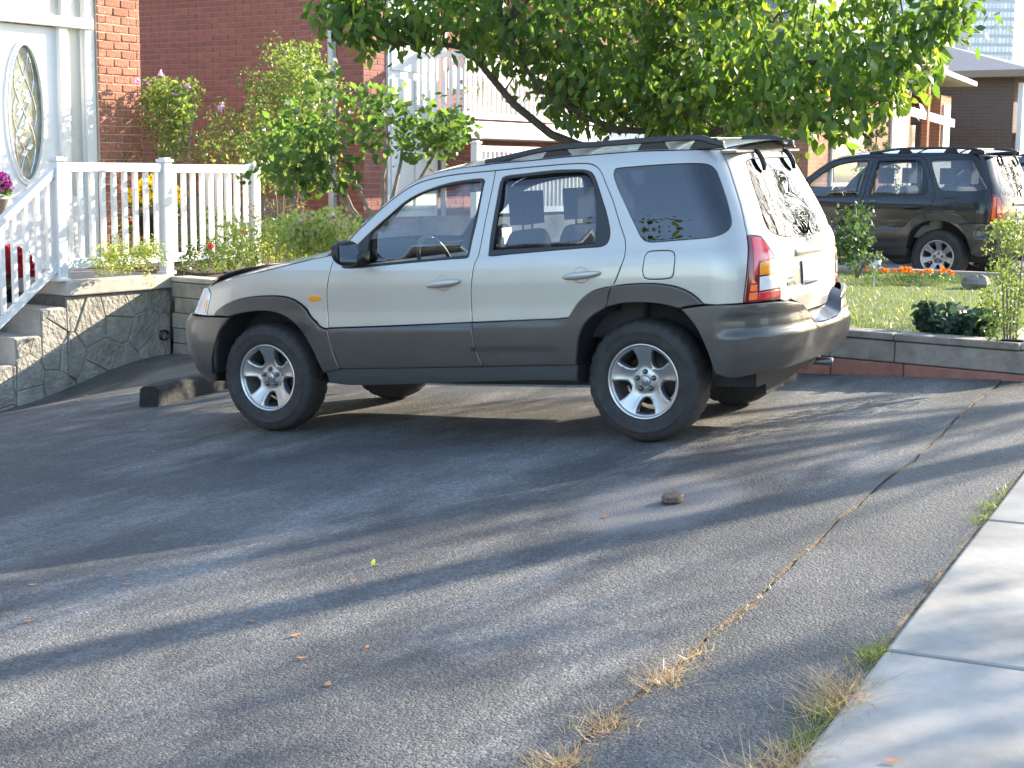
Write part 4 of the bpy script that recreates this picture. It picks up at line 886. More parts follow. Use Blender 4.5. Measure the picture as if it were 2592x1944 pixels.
# door: leaf with an oval light, frame, sidelight, transom
dz0 = .42
dr = empty('door', (0, 0, 0)); dr.parent = house
def dpan(name, outer, holes, y, th, m, parent, grid=.2):
    VV, KK, FF, loops = triangulate(np.array(outer, float), [np.array(h, float) for h in holes], grid, 0); nv = len(VV)
    V = [(a, y, b) for a, b in VV]+[(a, y+th, b) for a, b in VV]; fs = [tuple(int(i) for i in f) for f in FF]+[tuple(int(i)+nv for i in f[::-1]) for f in FF]
    for l in loops: q = len(l); fs += [(int(l[i]), int(l[(i+1) % q])+0, int(l[(i+1) % q])+nv, int(l[i])+nv) for i in range(q)]
    return mobj(name, V, fs, m, parent)
oc = (-.17, 2.03); ov = lambda a, b, n=48: [(oc[0]+a*math.cos(t), oc[1]+b*math.sin(t)) for t in np.linspace(0, 2*math.pi, n, endpoint=False)]
dpan('leaf', [(-.63, dz0), (.255, dz0), (.255, 2.94), (-.63, 2.94)], [ov(.225, .71)], .10, .045, M['door'], dr)
for a_, b_, w_, y_ in ((.272, .757, .047, .082), (.238, .722, .02, .074)):
    dpan('oval_moulding', ov(a_, b_), [ov(a_-w_, b_-w_)], y_, .03, M['white'], dr)
M['deco'] = mat('leaded_glass', (.38, .40, .36), .12, spec=.8, var=.5, vscale=6, col2=(.16, .17, .12))
dpan('oval_glass', ov(.226, .712), [], .122, .006, M['deco'], dr)
lead = MB(); r7 = random.Random(3)
for s_ in (-1, 1):
    for ph in (0, 1.6, 3.1):
        lead.tube([(oc[0]+s_*.15*math.sin(t*1.15+ph)*math.cos(t*.45), .119, oc[1]+.66*t/2.2) for t in np.linspace(-2.1, 2.1, 26)], .004, 5)
lead.build('lead_came', M['chrome'], dr)
for q in range(12):
    zz = oc[1]-.42+.07*q; lf = MB(); xx = oc[0]-.02+.07*math.sin(q*1.7)
    lf.add([(xx-.045, .117, zz-.02), (xx+.01, .115, zz-.035), (xx+.05, .117, zz+.02), (xx-.005, .115, zz+.035)], [(0, 1, 2, 3)]); lf.build('bevelled_glass', M['clear'], dr)
hn = MB(); hn.tube([(-.57, .10, 1.38), (-.57, .05, 1.38), (-.46, .045, 1.38)], .011, 8); hn.build('handle', M['chrome'], dr, smooth=True)
fr = MB(); fr.box(.255, .37, .04, .30, .41, 2.95); fr.box(.60, .735, .03, .30, .41, 3.28); fr.box(-1.15, .70, .0, .30, 2.95, 3.06); fr.box(-.75, -.63, .04, .30, .41, 2.95); fr.box(-1.15, .735, .05, .30, .36, .42); fr.box(.40, .60, .07, .12, .42, 1.15); fr.box(.37, .395, .06, .30, .42, 2.95); fr.box(.585, .60, .06, .30, .42, 2.95)
fr.box(-1.15, -.30, .05, .30, 3.06, 3.28); fr.box(.30, .42, .05, .30, 3.06, 3.28)
fr.build('door_frame', M['white'], house, bevel=.008)
sl = MB(); sl.box(.395, .585, .10, .11, 1.15, 2.95); sl.build('sidelight', M['curtain'], house)
tr_ = MB(); tr_.box(-.30, .30, .10, .11, 3.06, 3.28); tr_.box(.42, .60, .10, .11, 3.06, 3.28); tr_.build('transom_window', M['curtain'], house)

# ------------------------------------------------------------------ neighbour's red brick house
XA = 5.34
nh = empty('neighbour_house', H(XA, 1.8, 0), HA); tag(nh, 'red brick house next door with white downpipe on its shaded side wall', 'house')
nb = MB(); nb.box(.007, 8.6, .007, 9.2, -.4, 4.3); nb.build('wall', M['mortar'], nh)
fo = MB(); fo.box(.0, .021, 1.2, 9.2, -.4, 1.02); fo.box(.0, .021, .30, 1.2, -.4, .88); fo.box(-.03, 8.6, -.03, .30, -.4, .70); fo.box(-.09, .4, -.09, .32, .70, .80); fo.build('foundation', M['found'], nh)
rf = MB(); x0, x1, y0, y1 = -.55, 9.2, -.6, 9.8
rf.add([(x0, y0, 4.28), (x1, y0, 4.28), (x1, y1, 4.28), (x0, y1, 4.28), (4.3, y0+4.6, 6.3), (4.3, y1-4.6, 6.3), (x0, y0, 4.42), (x1, y0, 4.42), (x1, y1, 4.42), (x0, y1, 4.42)], [(3, 2, 1, 0), (0, 1, 7, 6), (1, 2, 8, 7), (2, 3, 9, 8), (3, 0, 6, 9), (6, 7, 4), (7, 8, 5, 4), (8, 9, 5), (9, 6, 4, 5)]); rf.build('roof', M['roofb'], nh)
CL, CH = .305, .079; cand = []
k = 0; z = .88
while z < 4.28:
    y = -CL*.5*(k % 2)
    while y < 9.1:
        a = max(y, 0.0); b = y+CL
        if b-a > .06 and not (z < 1.02 and a > 1.15): cand.append((a, b, z))
        y += CL
    z += CH; k += 1
vis = [c for c in cand if c[0] < 4.35 and 1.90 < c[2] < 3.95]; vis.sort(key=lambda c: (c[0] > 4.2, -c[2]*.0+c[0])); vis = vis[:300]; vset = set(vis)
def wb(nm, L): 
    b = MB(); d = .021; e = .003; V = [(d, L/2, -CH/2+.005), (d, -L/2, -CH/2+.005), (d, -L/2, CH/2-.005), (d, L/2, CH/2-.005), (0, L/2-e, -CH/2+.005+e), (0, -L/2+e, -CH/2+.005+e), (0, -L/2+e, CH/2-.005-e), (0, L/2-e, CH/2-.005-e)]
    return V, [(0, 1, 5, 4), (1, 2, 6, 5), (2, 3, 7, 6), (3, 0, 4, 7), (4, 5, 6, 7)]
V0, F0 = wb('brick', CL-.010); WB = mesh_of('brick', V0, F0, M['brickA'])
for (a, b, z) in vis:
    o = link('brick', WB, nh); o.location = (-.002+random.uniform(-.002, .002), (a+b)/2, z+CH/2); o.scale = (1, (b-a-.010)/(CL-.010), 1)
rest = MB(); M['brickS'] = mat('red_brick_wall', (.30, .115, .088), .88, var=.22, vscale=6, bump=.25, bscale=80)
for c in cand:
    if c in vset: continue
    a, b, z = c; V1, F1 = wb('b', b-a-.010); rest.add([(x, y+(a+b)/2, zz+z+CH/2) for x, y, zz in V1], F1)
# sunlit front bricks beside the white door and the balcony
z = .80; k = 0
while z < 4.28:
    for xa, xb in ((.0, .50), (1.83, 2.34)):
        x = xa-CL*.5*(k % 2)
        while x < xb-.03:
            a = max(x, xa); b = min(x+CL, xb)
            if b-a > .05: V1, F1 = wb('b', b-a-.010); rest.add([((a+b)/2-y, xx, zz+z+CH/2) for xx, y, zz in V1], F1)
            x += CL
    z += CH; k += 1
ro = rest.build('brick_rest', M['brickS'], nh); ro['kind'] = 'stuff'
dp = MB(); dp.box(-.085, -.004, .46, .55, .15, 3.75); dp.build('downpipe', mat('white_downpipe', (.62, .62, .64), .5), nh, bevel=.01)
wd = MB(); wd.box(.505, 1.66, -.025, .02, .80, 3.9); wd.box(.56, 1.05, -.045, -.024, .9, 2.7); wd.box(1.10, 1.6, -.045, -.024, .9, 2.7); wd.box(.56, 1.6, -.045, -.024, 2.8, 3.5); wd.build('white_door', M['white'], nh, bevel=.01)
dp = MB(); dp.tube([(1.745, -.06, .2), (1.745, -.06, 4.2)], .04, 10); dp.build('downpipe', M['white'], nh, smooth=True)
bf = MB(); bf.box(2.34, 8.6, -.001, .022, -.3, 4.28); bf.build('brick_facing', M['btexA'], nh)
wn = MB(); wn.add([(1.90, -.02, 2.62), (2.30, -.02, 2.62), (2.30, -.02, 2.85), (2.2, -.02, 2.95), (2.0, -.02, 2.95), (1.90, -.02, 2.85)], [(0, 1, 2, 3, 4, 5)]); wn.build('arched_window', M['white'], nh)
bc = MB(); bc.box(1.15, 6.5, -.82, .0, 1.90, 2.06); bc.box(1.15, 6.5, -.80, .0, 2.06, 2.14); bc.build('balcony_slab', M['white'], nh, bevel=.02)
br = empty('balcony_railing', H(XA+1.15, 1.02, 0), HA); tag(br, 'white balcony railing on the house next door behind the cherry tree', 'railing')
rail_run(br, (.03, 0), (5.3, 0), 44, 2.17, 3.08); rail_run(br, (.03, 0), (.03, .75), 6, 2.17, 3.08)
lr = empty('low_porch_railing', H(XA+1.35, .9, 0), HA); tag(lr, 'low white railing under the balcony of the house next door', 'railing')
rail_run(lr, (.05, 0), (5.0, 0), 44, .85, 1.80); post(lr, .0, 0, .3, 1.82)
lp = MB(); lp.box(-.1, 5.2, -.12, 1.0, -.3, .80); lp.build('porch_base', M['found'], lr)

# ------------------------------------------------------------------ houses farther along the street
def simple_house(name, label, x, y, wdt, dep, eave, rise, wm, rm, wins=(), fascia=None, parts=None):
    r = empty(name, H(x, y, 0), HA); tag(r, label, 'house'); b = MB(); b.box(0, wdt, 0, dep, -.4, eave); b.build('wall', wm, r)
    o = .55; b = MB(); h = min(wdt, dep)/2+o; xa, xb, ya, yb = -o, wdt+o, -o, dep+o
    rx = (xa+h, xb-h) if wdt >= dep else ((xa+xb)/2,)*2; ry = ((ya+yb)/2,)*2 if wdt >= dep else (ya+h, yb-h)
    b.add([(xa, ya, eave+.16), (xb, ya, eave+.16), (xb, yb, eave+.16), (xa, yb, eave+.16), (rx[0], ry[0], eave+.16+rise), (rx[1], ry[1], eave+.16+rise)], [(0, 1, 5, 4), (1, 2, 5), (2, 3, 4, 5), (3, 0, 4)] if wdt >= dep else [(0, 1, 4), (1, 2, 5, 4), (2, 3, 5), (3, 0, 4, 5)]); ro = b.build('roof', rm, r)
    b = MB(); b.box(xa, xb, ya, yb, eave, eave+.158); b.build('eaves', fascia or M['soffit'], r)
    for (wx0, wx1, z0, z1, mm) in wins:
        b = MB(); b.box(wx0, wx1, -.05, -.002, z0, z1); wf = b.build('window', M['white'], r, bevel=.01); b = MB(); b.box(wx0+.07, wx1-.07, -.062, -.051, z0+.08, z1-.08); b.build('pane', mm, wf)
    return r
hB = simple_house('orange_brick_house', 'orange brick house with tall white front window beyond the black SUV', 15.0, -.5, 5.2, 9, 3.55, 1.7, M['btexO'], M['roofs'], [(4.05, 4.95, .6, 3.35, M['curtain']), (1.0, 2.6, 1.2, 2.8, M['window'])])
hC = simple_house('brown_brick_house', 'brown brick house with grey hip roof and porch at the end of the row', 27.0, -.62, 7.5, 11, 3.72, 1.15, M['btexC'], M['roofs'], [(1.4, 2.6, .9, 2.6, M['window'])])
b = MB(); b.box(-.01, .02, 1.3, 9.9, -.3, 3.8); b.build('side_facing', M['btexC'], hC)
# porch of the brown house: sloping roof, posts, rail, door, recess wall
pc = empty('covered_porch', H(20.2, -.5, 0), HA); tag(pc, 'covered porch with white sloping roof edge and rail on the brown brick house', 'porch')
b = MB(); b.add([(1.1, 0, 3.62), (4.3, 0, 3.40), (4.3, 0, 3.50), (1.1, 0, 3.73), (1.1, 3, 3.62), (4.3, 3, 3.40), (4.3, 3, 3.50), (1.1, 3, 3.73)], [(0, 1, 2, 3), (7, 6, 5, 4), (0, 4, 5, 1), (3, 2, 6, 7), (1, 5, 6, 2), (0, 3, 7, 4)]); b.build('porch_roof', M['white'], pc)
b = MB(); b.box(0.0, 6.6, 2.2, 2.5, -.4, 3.6); b.build('recess_wall', brick_tex('far_dark_red_brick', (.20, .065, .05), (.16, .055, .042), (.2, .14, .12)), pc)
b = MB(); b.box(1.05, 1.18, .0, .13, .3, 3.6); b.build('post', M['btexO'], pc)
b = MB(); b.box(2.75, 3.45, .3, .6, .2, 3.15); b.build('pier', M['btexO'], pc); b = MB(); b.box(2.9, 3.32, .26, .30, .3, 2.95); b.build('door', M['door'], pc)
rr_ = MB(); rr_.add([(0.0, 0.02, 2.62), (2.9, .02, 2.45), (2.9, .02, 2.62), (0.0, .02, 2.80), (0, .10, 2.62), (2.9, .10, 2.45), (2.9, .10, 2.62), (0, .10, 2.80)], [(0, 1, 2, 3), (7, 6, 5, 4), (0, 4, 5, 1), (3, 2, 6, 7), (1, 5, 6, 2), (0, 3, 7, 4)]); rr_.build('top_rail', M['white'], pc)
b = MB(); b.box(0, 2.9, .06, .12, .3, 1.75); b.build('low_wall', M['white'], pc)
b = MB(); b.box(1.2, 2.9, .9, .95, 1.75, 2.5); b.build('screen', M['curtain'], pc)
b = MB(); b.box(6.9, 9.3, -.3, -.2, 2.35, 2.5); b.box(6.9, 9.3, -.3, -.2, 1.85, 1.95)
for i in range(18): b.box(6.92+.13*i, 6.97+.13*i, -.28, -.23, 1.95, 2.36)
pr2 = b; o = pr2.build('side_rail', M['pvc'], pc); b = MB(); b.box(6.86, 7.0, -.32, -.2, 1.2, 3.6); b.build('post', M['pvc'], pc)
for (hx_, hy_, hz_, sz) in ((22.3, -.2, 3.05, .09),):
    pass
# tower blocks beyond
def tower(name, label, px, d, wdt, floors, cols, bal):
    dirv = Vector(_f)+Vector(_r)*((px-1296)/3954.47); base = Vector(CW)+dirv*d; r = empty(name, (base.x, base.y, 0), math.atan2(_f[1], _f[0])-math.pi/2); tag(r, label, 'tower')
    fh = 2.95; b = MB(); b.box(-wdt/2, wdt/2, 0, 16, -1, floors*fh+2); b.build('wall', mat('tower_wall', (.30, .34, .38), .7), r)
    wmsh = MB(); wmsh.box(-.5, .5, -.12, 0, 0, 1); me = mesh_of('window', wmsh.V, wmsh.F, mat('hazed_tower_glass', (.50, .60, .68), .12, spec=.9, rand=.25))  # pale colour puts part of the distance haze into the glass
    for f_ in range(floors):
        for c in range(cols):
            o = link('window', me, r); cw = wdt/cols; o.location = (-wdt/2+cw*(c+.5), 0, f_*fh+.9); o.scale = (cw*.80, 1, fh*.60)
        if bal and f_ > 3:
            q = MB(); q.box(wdt/2, wdt/2+3.6, 0, 6, f_*fh, f_*fh+.25); q.build('balcony', mat('balcony_white', (.75, .77, .8), .6) if f_ == 4 else bpy.data.materials['balcony_white'], r)
    return r
tower('apartment_tower', 'haze-pale glass apartment tower with stacked balconies above the brown house roof', 2462, 560, 16, 22, 12, True)
tower('apartment_tower', 'bluish glass tower showing between the cherry leaves left of the balcony tower', 2285, 600, 15, 22, 11, False)

# ------------------------------------------------------------------ small things on the drive
ws_ = MB(); T0 = Vector((.08, 4.40, 0)); T1 = Vector((2.0, 4.62, 0)); dd = (T1-T0).normalized(); nn_ = Vector((-dd.y, dd.x, 0))
def wt(a, q, z): p = T0+dd*a+nn_*q; return (p.x, p.y, gz(p.x, p.y)+z)
nseg = 14; V = []
for i in range(nseg+1):
    a = (T1-T0).length*i/nseg
    for q, z in ((-.085, 0), (-.08, .13), (-.055, .155), (.055, .155), (.08, .13), (.085, 0)): V.append(wt(a, q+random.uniform(-.004, .004), z+random.uniform(-.004, .004)*(z > 0)))
F = [(i*6+k, i*6+k+1, (i+1)*6+k+1, (i+1)*6+k) for i in range(nseg) for k in range(5)]+[tuple(range(6))[::-1], tuple(range(nseg*6, nseg*6+6))]
tag(mobj('wheel_stop', V, F, M['timber']), 'black tarred timber wheel stop lying across the drive by the front wheel', 'wheel stop')
vx, vy = -2.26, -.76; vz = gz(vx, vy)+.005; vc = MB(); vc.lathe([(.050, 0), (.058, .006), (.052, .014), (.056, .026), (.046, .034), (.030, .030), (.015, .036), (0, .034)], 18, 0, lambda a, b, c: (vx+a*1.15*(1+.10*math.sin(3*math.atan2(b, a))), vy+b*.85, vz+c*(1+.25*a/.06)))
tag(vc.build('valve_cap', M['rust'], smooth=True), 'small rusty metal valve cap standing on the smooth asphalt patch', 'valve cap')

# ------------------------------------------------------------------ the other cars
M['blackp'] = mat('black_paint', (.008, .009, .011), .25, .0, spec=.35, coat=.5); M['blackc'] = mat('black_cladding', (.016, .017, .02), .3, coat=.6)
M['greyp'] = mat('grey_paint', (.10, .105, .115), .3, .6, coat=.9)
def tail2(pan, tl, mi):
    k = dict(mirror=mi, thick=0, gap=.001, grid=.03, roll=.003, drop=.003)
    pan('lens', [(-.76,1.11),(-.86,1.03),(-.91,.93),(-.92,.82),(-.75,.82)], [], M['red'], tl, off=.012, **k); pan('reflector', [(-.705,1.11),(-.75,1.10),(-.735,.83),(-.675,.83)], [], M['lit'], tl, off=.014, **k)
q2 = [(.100,1.512),(.085,1.540),(.060,1.549),(-.318,1.552),(-.52,1.550),(-.56,1.530),(-.585,1.45),(-.63,1.32),(-.655,1.22),(-.640,1.195),(-.50,1.185),(-.10,1.175),(-.04,1.19),(.0,1.25),(.05,1.38)]
blk = suv('black_suv', 'glossy black SUV with silver alloy wheels on the next driveway beyond the lawn', 'suv', dict(paint=M['blackp'], clad=M['blackc'], sill=M['blackc'], gq=M['glass_t'], gf=M['glass'], gr=M['glass_t'], gt=M['glass_t'], marker=M['blackp'], spokes=7, wstyle=1, mirror_shell=M['blackp'], seat=mat('grey_seat', (.34, .34, .33), .9), shapes=dict(qwin=q2), tail=tail2, bar=M['chrome'], lining=mat('pale_lining', (.45, .45, .43), .9)))
c = math.cos(-.16); s = math.sin(-.16)
blk.matrix_world = Matrix(((-s, -c, 0, 11.55), (c, -s, 0, .92), (0, 0, 1, .10), (0, 0, 0, 1)))
gry = copy_tree(blk); gry.name = 'grey_suv'; tag(gry, 'dark grey SUV mostly hidden behind the tail of the black SUV', 'suv')
def recolour(o):
    if o.type == 'MESH' and o.data.materials and o.data.materials[0] in (M['blackp'], M['blackc']):
        o.data = o.data.copy(); o.data.materials[0] = M['greyp']
    for ch in o.children: recolour(ch)
recolour(gry)
gry.matrix_world = Matrix(((-s, -c, 0, 15.3), (c, -s, 0, -.15), (0, 0, 1, .10), (0, 0, 0, 1)))

# ------------------------------------------------------------------ plants
def leaf_cloud(name, P, size, m, parent=None, seed=1, aspect=.5, droop=.3, up=None, lv=None, kind='stuff', fold=.25):
    """n leaves, each a pointed folded blade of 4 triangles"""
    r = np.random.default_rng(seed); P = np.asarray(P, float); n = len(P); sz = size*r.uniform(.65, 1.25, n)
    d = r.normal(0, 1, (n, 3)); d[:, 2] -= droop*1.6; d /= np.linalg.norm(d, axis=1, keepdims=True)
    w0 = r.normal(0, 1, (n, 3)); b = np.cross(d, w0); b /= np.linalg.norm(b, axis=1, keepdims=True)+1e-9; nn = np.cross(d, b)
    L = sz[:, None]; W = (sz*aspect)[:, None]/2
    V = np.empty((n, 6, 3)); V[:, 0] = P; V[:, 1] = P+d*L*.33+b*W+nn*W*fold; V[:, 2] = P+d*L*.68+b*W*.78+nn*W*fold; V[:, 3] = P+d*L-nn*L*.06; V[:, 4] = P+d*L*.68-b*W*.78+nn*W*fold; V[:, 5] = P+d*L*.33-b*W+nn*W*fold
    T = np.array([0, 1, 5, 1, 2, 4, 1, 4, 5, 2, 3, 4]); idx = (np.arange(n)[:, None]*6+T[None]).ravel().astype(np.int32); nf = 4*n
    me = bpy.data.meshes.new(name); me.vertices.add(6*n); me.vertices.foreach_set('co', V.ravel()); me.loops.add(3*nf); me.loops.foreach_set('vertex_index', idx); me.polygons.add(nf); me.polygons.foreach_set('loop_start', np.arange(0, 3*nf, 3, dtype=np.int32))
    me.update(calc_edges=True); at = me.attributes.new('lv', 'FLOAT', 'POINT'); v = r.random(n)**1.1 if lv is None else lv; at.data.foreach_set('value', np.repeat(v, 6).astype(np.float32)); me.materials.append(m)
    o = link(name, me, parent)
    if kind: o['kind'] = kind
    return o
def clumps(centres, radii, per, rng, flat=1.0, shell=.45):
    out = []
    for c, r in zip(centres, radii):
        k = max(4, int(per)); d = rng.normal(0, 1, (k, 3)); d /= np.linalg.norm(d, axis=1, keepdims=True); q = r*(shell+(1-shell)*rng.random((k, 1)))**.8; out.append(np.array(c)+d*q*np.array([1, 1, flat]))
    return np.concatenate(out)
def world_px(x, y, d):
    """a point d metres deep along the view of photo position (x, y) in 2212-wide units"""
    return Vector(CW)+(Vector(_f)+Vector(_r)*((x*1.1718-1296)/3954.47)+Vector(_d)*((y*1.1718-972)/3954.47))*d
M['cherry'] = leaf_mat('cherry_leaf', (.042, .092, .022), (.120, .190, .040), .52, c3=(.26, .29, .06)); M['lilac'] = leaf_mat('lilac_leaf', (.045, .095, .026), (.115, .185, .045), .5); M['hib'] = leaf_mat('hibiscus_leaf', (.07, .12, .03), (.17, .23, .06), .4, c3=(.36, .36, .12))
M['pale'] = leaf_mat('sedum_leaf', (.20, .27, .07), (.38, .42, .13), .4); M['gold'] = leaf_mat('dry_stem', (.20, .17, .06), (.40, .32, .12), .35, c3=(.48, .27, .10)); M['dark'] = leaf_mat('dark_leaf', (.02, .045, .028), (.05, .085, .05), .2); M['rose'] = leaf_mat('rose_leaf', (.028, .062, .022), (.075, .12, .04), .3)
M['street'] = leaf_mat('street_leaf', (.05, .085, .02), (.11, .15, .035), .35)
def flower_mat(name, c, c2=None): return leaf_mat(name, c, c2 or tuple(min(1, q*1.5) for q in c), .25)
M['f_pink'] = flower_mat('pink_petal', (.62, .40, .58)); M['f_yel'] = flower_mat('yellow_petal', (.70, .50, .01)); M['f_red'] = flower_mat('red_petal', (.30, .006, .012), (.48, .02, .03)); M['f_pur'] = flower_mat('purple_petal', (.16, .02, .13), (.28, .05, .22)); M['f_or'] = flower_mat('orange_petal', (.75, .24, .01), (.85, .38, .02)); M['f_white'] = flower_mat('white_petal', (.75, .75, .70)); M['f_sed'] = flower_mat('sedum_head', (.55, .40, .34), (.70, .60, .48))

# cherry tree behind the car
rg = np.random.default_rng(11)
ct = empty('cherry_tree', (4.75, 2.35, .34)); tag(ct, 'cherry tree with drooping pointed leaves standing behind the silver SUV', 'tree'); O = ct.location
wp = lambda x, y, d: world_px(x, y, d)-O
tr0 = MB(); fork = Vector((-.05, 0, .75))
tr0.tube([(0, 0, -.05), (.01, 0, .3), fork], [.13, .105, .095], 12); tr0.build('trunk', M['bark'], ct, smooth=True)
limbs = [[fork, wp(1330, 345, 14.2), wp(1190, 290, 13.9), wp(1110, 225, 13.8), wp(1060, 165, 13.7), wp(1010, 105, 13.6), wp(940, 92, 13.5), wp(850, 95, 13.4), wp(740, 40, 13.3)],
         [fork, wp(1420, 285, 14.4), wp(1330, 280, 14.1), wp(1260, 250, 13.9), wp(1160, 190, 13.6), wp(1090, 60, 13.4)],
         [fork, wp(1440, 255, 14.5), wp(1450, 180, 14.4), wp(1480, 80, 14.3), wp(1440, -80, 14.2)],
         [fork, wp(1480, 250, 14.5), wp(1560, 190, 14.3), wp(1680, 150, 13.9), wp(1820, 120, 13.4), wp(1980, 70, 13.0), wp(2070, 40, 12.8)],
         [fork, wp(1500, 300, 14.0), wp(1600, 270, 13.4), wp(1720, 250, 12.9), wp(1830, 265, 12.5), wp(1880, 300, 12.4)],
         [fork, wp(1400, 200, 15.0), wp(1300, 100, 15.6), wp(1200, -60, 16.0)], [fork, wp(1550, 220, 15.2), wp(1650, 80, 16.0), wp(1750, -80, 16.4)]]
anchors = []
for li, L in enumerate(limbs):
    b = MB(); R = [.040*(1-.85*i/(len(L)-1))+.007 for i in range(len(L))]; b.tube(L, R, 8); b.build('branch', M['bark'], ct, smooth=True)
    for i in range(1, len(L)):
        for t in np.linspace(0, 1, 8): p = L[i-1].lerp(L[i], t); anchors.append((p, i/len(L)))
cent = []; rad = []
for p, f_ in anchors:
    if f_ < .22: continue
    for k in range(2): cent.append(np.array(p)+rg.normal(0, .30, 3)+np.array([0, 0, .14])); rad.append(rg.uniform(.20, .40))
# fill the crown: view-independent ellipsoid of clumps
C0 = Vector((4.55, 2.15, 3.45))-O
for k in range(330):
    d = rg.normal(0, 1, 3); d /= np.linalg.norm(d); q = rg.random()**.42
    c = np.array(C0)+d*q*np.array([2.3, 2.75, 1.75])
    if c[2] < 1.30+.30*rg.random(): continue
    q_ = Vector(c)+O-Vector(CW); dq = q_.dot(Vector(_f)); xq = (1296+3954*q_.dot(Vector(_r))/dq)/1.1718
    if xq < 1230 and c[2] < 2.25 and rg.random() < .85: continue
    cent.append(c); rad.append(rg.uniform(.18, .40))
for (x, y, d) in ((1850, 330, 12.4), (1800, 280, 12.6), (1780, 320, 12.8), (1880, 290, 12.3), (1700, 300, 13), (1620, 290, 13), (1960, 120, 12.8), (2030, 60, 12.7), (2070, 20, 12.7), (1940, 200, 12.7), (1990, 150, 12.8), (720, 20, 13.3), (800, 60, 13.4), (760, 10, 13.3), (880, 60, 13.4), (900, 120, 13.4), (970, 130, 13.5), (840, 90, 13.4), (1650, 240, 13.2), (1750, 230, 13), (1850, 220, 12.8)):
    for k in range(3): cent.append(np.array(wp(x+rg.normal(0, 14), y+rg.normal(0, 14), d))); rad.append(rg.uniform(.14, .26))
def env(c):
    q_ = Vector(c)+O-Vector(CW); dq = q_.dot(Vector(_f)); xq = (1296+3954*q_.dot(Vector(_r))/dq)/1.1718; yq = (972+3954*q_.dot(Vector(_d))/dq)/1.1718
    lim = np.interp(xq, [640, 700, 900, 1000, 1080, 1200, 1300, 1700, 1850, 1900, 1960, 2040, 2110, 2200], [20, 85, 105, 95, 130, 235, 275, 285, 305, 250, 215, 150, 60, -60])
    return yq < lim-18 and 660 < xq < 2150
kp = [i for i, c in enumerate(cent) if env(c)]; cent = [cent[i] for i in kp]; rad = [min(rad[i], .30) for i in kp]
LP = clumps(cent, rad, 25, rg); LP = LP[LP[:, 2] > .95]
# twigs
tw = MB()
for c in cent[::4]:
    p = min(anchors, key=lambda a: (Vector(c)-a[0]).length)[0]; m_ = p.lerp(Vector(c), .5)+Vector((0, 0, .05)); tw.tube([p, m_, c], [.010, .006, .003], 4, cap=False)
tw.build('twig', M['bark'], ct)['kind'] = 'stuff'
# the 300 leaves nearest to the street side stand alone, the rest are one mass
dist = np.linalg.norm(LP+np.array(O)-np.array(CW), axis=1); order = np.argsort(dist+rg.uniform(0, 1.2, len(LP))); big = LP[order[:300]]; LPr = LP[order[300:]]
leaf_cloud('foliage', LPr, .125, M['cherry'], ct, 21, .44, .85)
lms = []
for k in range(10):
    o = leaf_cloud('leaf', np.zeros((1, 3)), .135, M['cherry'], None, 100+k, .48, .9, lv=np.array([k/10.0]), kind=None); lms.append(o.data); bpy.data.objects.remove(o)
for i, p in enumerate(big):
    o = link('leaf', lms[i % 10], ct); o.location = p; o.rotation_euler = (random.uniform(-.4, .4), random.uniform(-.4, .4), random.uniform(0, 6.28))

def shrub(name, label, base, cent, rad, per, size, m, stems, seed, aspect=.5, stem_m=None, group=None, cat='shrub', r0=.018, droop=.25):
    r = np.random.default_rng(seed); root = empty(name, base); tag(root, label, cat, group); B = Vector(base)
    P = clumps([np.array(Vector(c)-B) for c in cent], rad, per, r); leaf_cloud('foliage', P, size, m, root, seed, aspect, droop)
    for L in stems:
        b = MB(); L = [Vector(q)-B for q in L]; b.tube(L, [r0*(1-.6*i/(len(L)-1)) for i in range(len(L))], 6); b.build('stem', stem_m or M['bark_l'], root, smooth=True)
    return root
def flowers(root, pts, size, m, seed, name='flower', per=10):
    """each flower: a whorl of petals, an own part"""
    r = np.random.default_rng(seed); B = np.array(root.location)
    for p in pts:
        d = r.normal(0, 1, (per, 3)); d /= np.linalg.norm(d, axis=1, keepdims=True); leaf_cloud(name, np.array(p)-B+d*size*.15, size, m, root, int(r.integers(1e6)), .8, -.3, kind=None)
# rose of sharon with pink flowers by the brick pier
r1 = np.random.default_rng(31); cA = []; rA = []
for k in range(64):
    t = r1.random(); c = world_px(378+r1.normal(0, 48)*(1.3-.75*t), 350-170*t+r1.normal(0, 8), 17.6+r1.normal(0, .28)); cA.append(c); rA.append(.20*(1.15-.55*t))
shA = shrub('hibiscus_shrub', 'leafy shrub with pale pink flowers in front of the brick pier corner', tuple(world_px(385, 470, 17.6)), cA, rA, 46, .055, M['hib'], [[world_px(380+8*k, 470, 17.6), world_px(365+14*k, 330, 17.6), world_px(340+26*k, 230, 17.6)] for k in range(4)], 5)
flowers(shA, [world_px(347, 160, 17.3), world_px(406, 186, 17.3), world_px(325, 180, 17.4), world_px(300, 178, 17.4), world_px(380, 205, 17.4)], .05, M['f_pink'], 8)
cB = []; rB = []
for k in range(190):
    t = r1.random()**1.2; sp = 1.15-.75*t; x = 590+r1.normal(0, 66)*sp+ (60*t if t > .5 else 0); y = 380-270*t+r1.normal(0, 14); cB.append(world_px(x, y, 18.6+r1.normal(0, .45))); rB.append(.16+.10*(1-t))
shB = shrub('tall_hibiscus_shrub', 'tall light green shrub against the red brick side wall', tuple(world_px(610, 500, 18.6)), cB, rB, 42, .055, M['hib'], [[world_px(600+10*k, 500, 18.6), world_px(590+22*k, 330, 18.6), world_px(560+42*k, 180, 18.6)] for k in range(5)], 6)
flowers(shB, [world_px(479, 233, 18.0)], .05, M['f_pink'], 9)
cL = []; rL = []
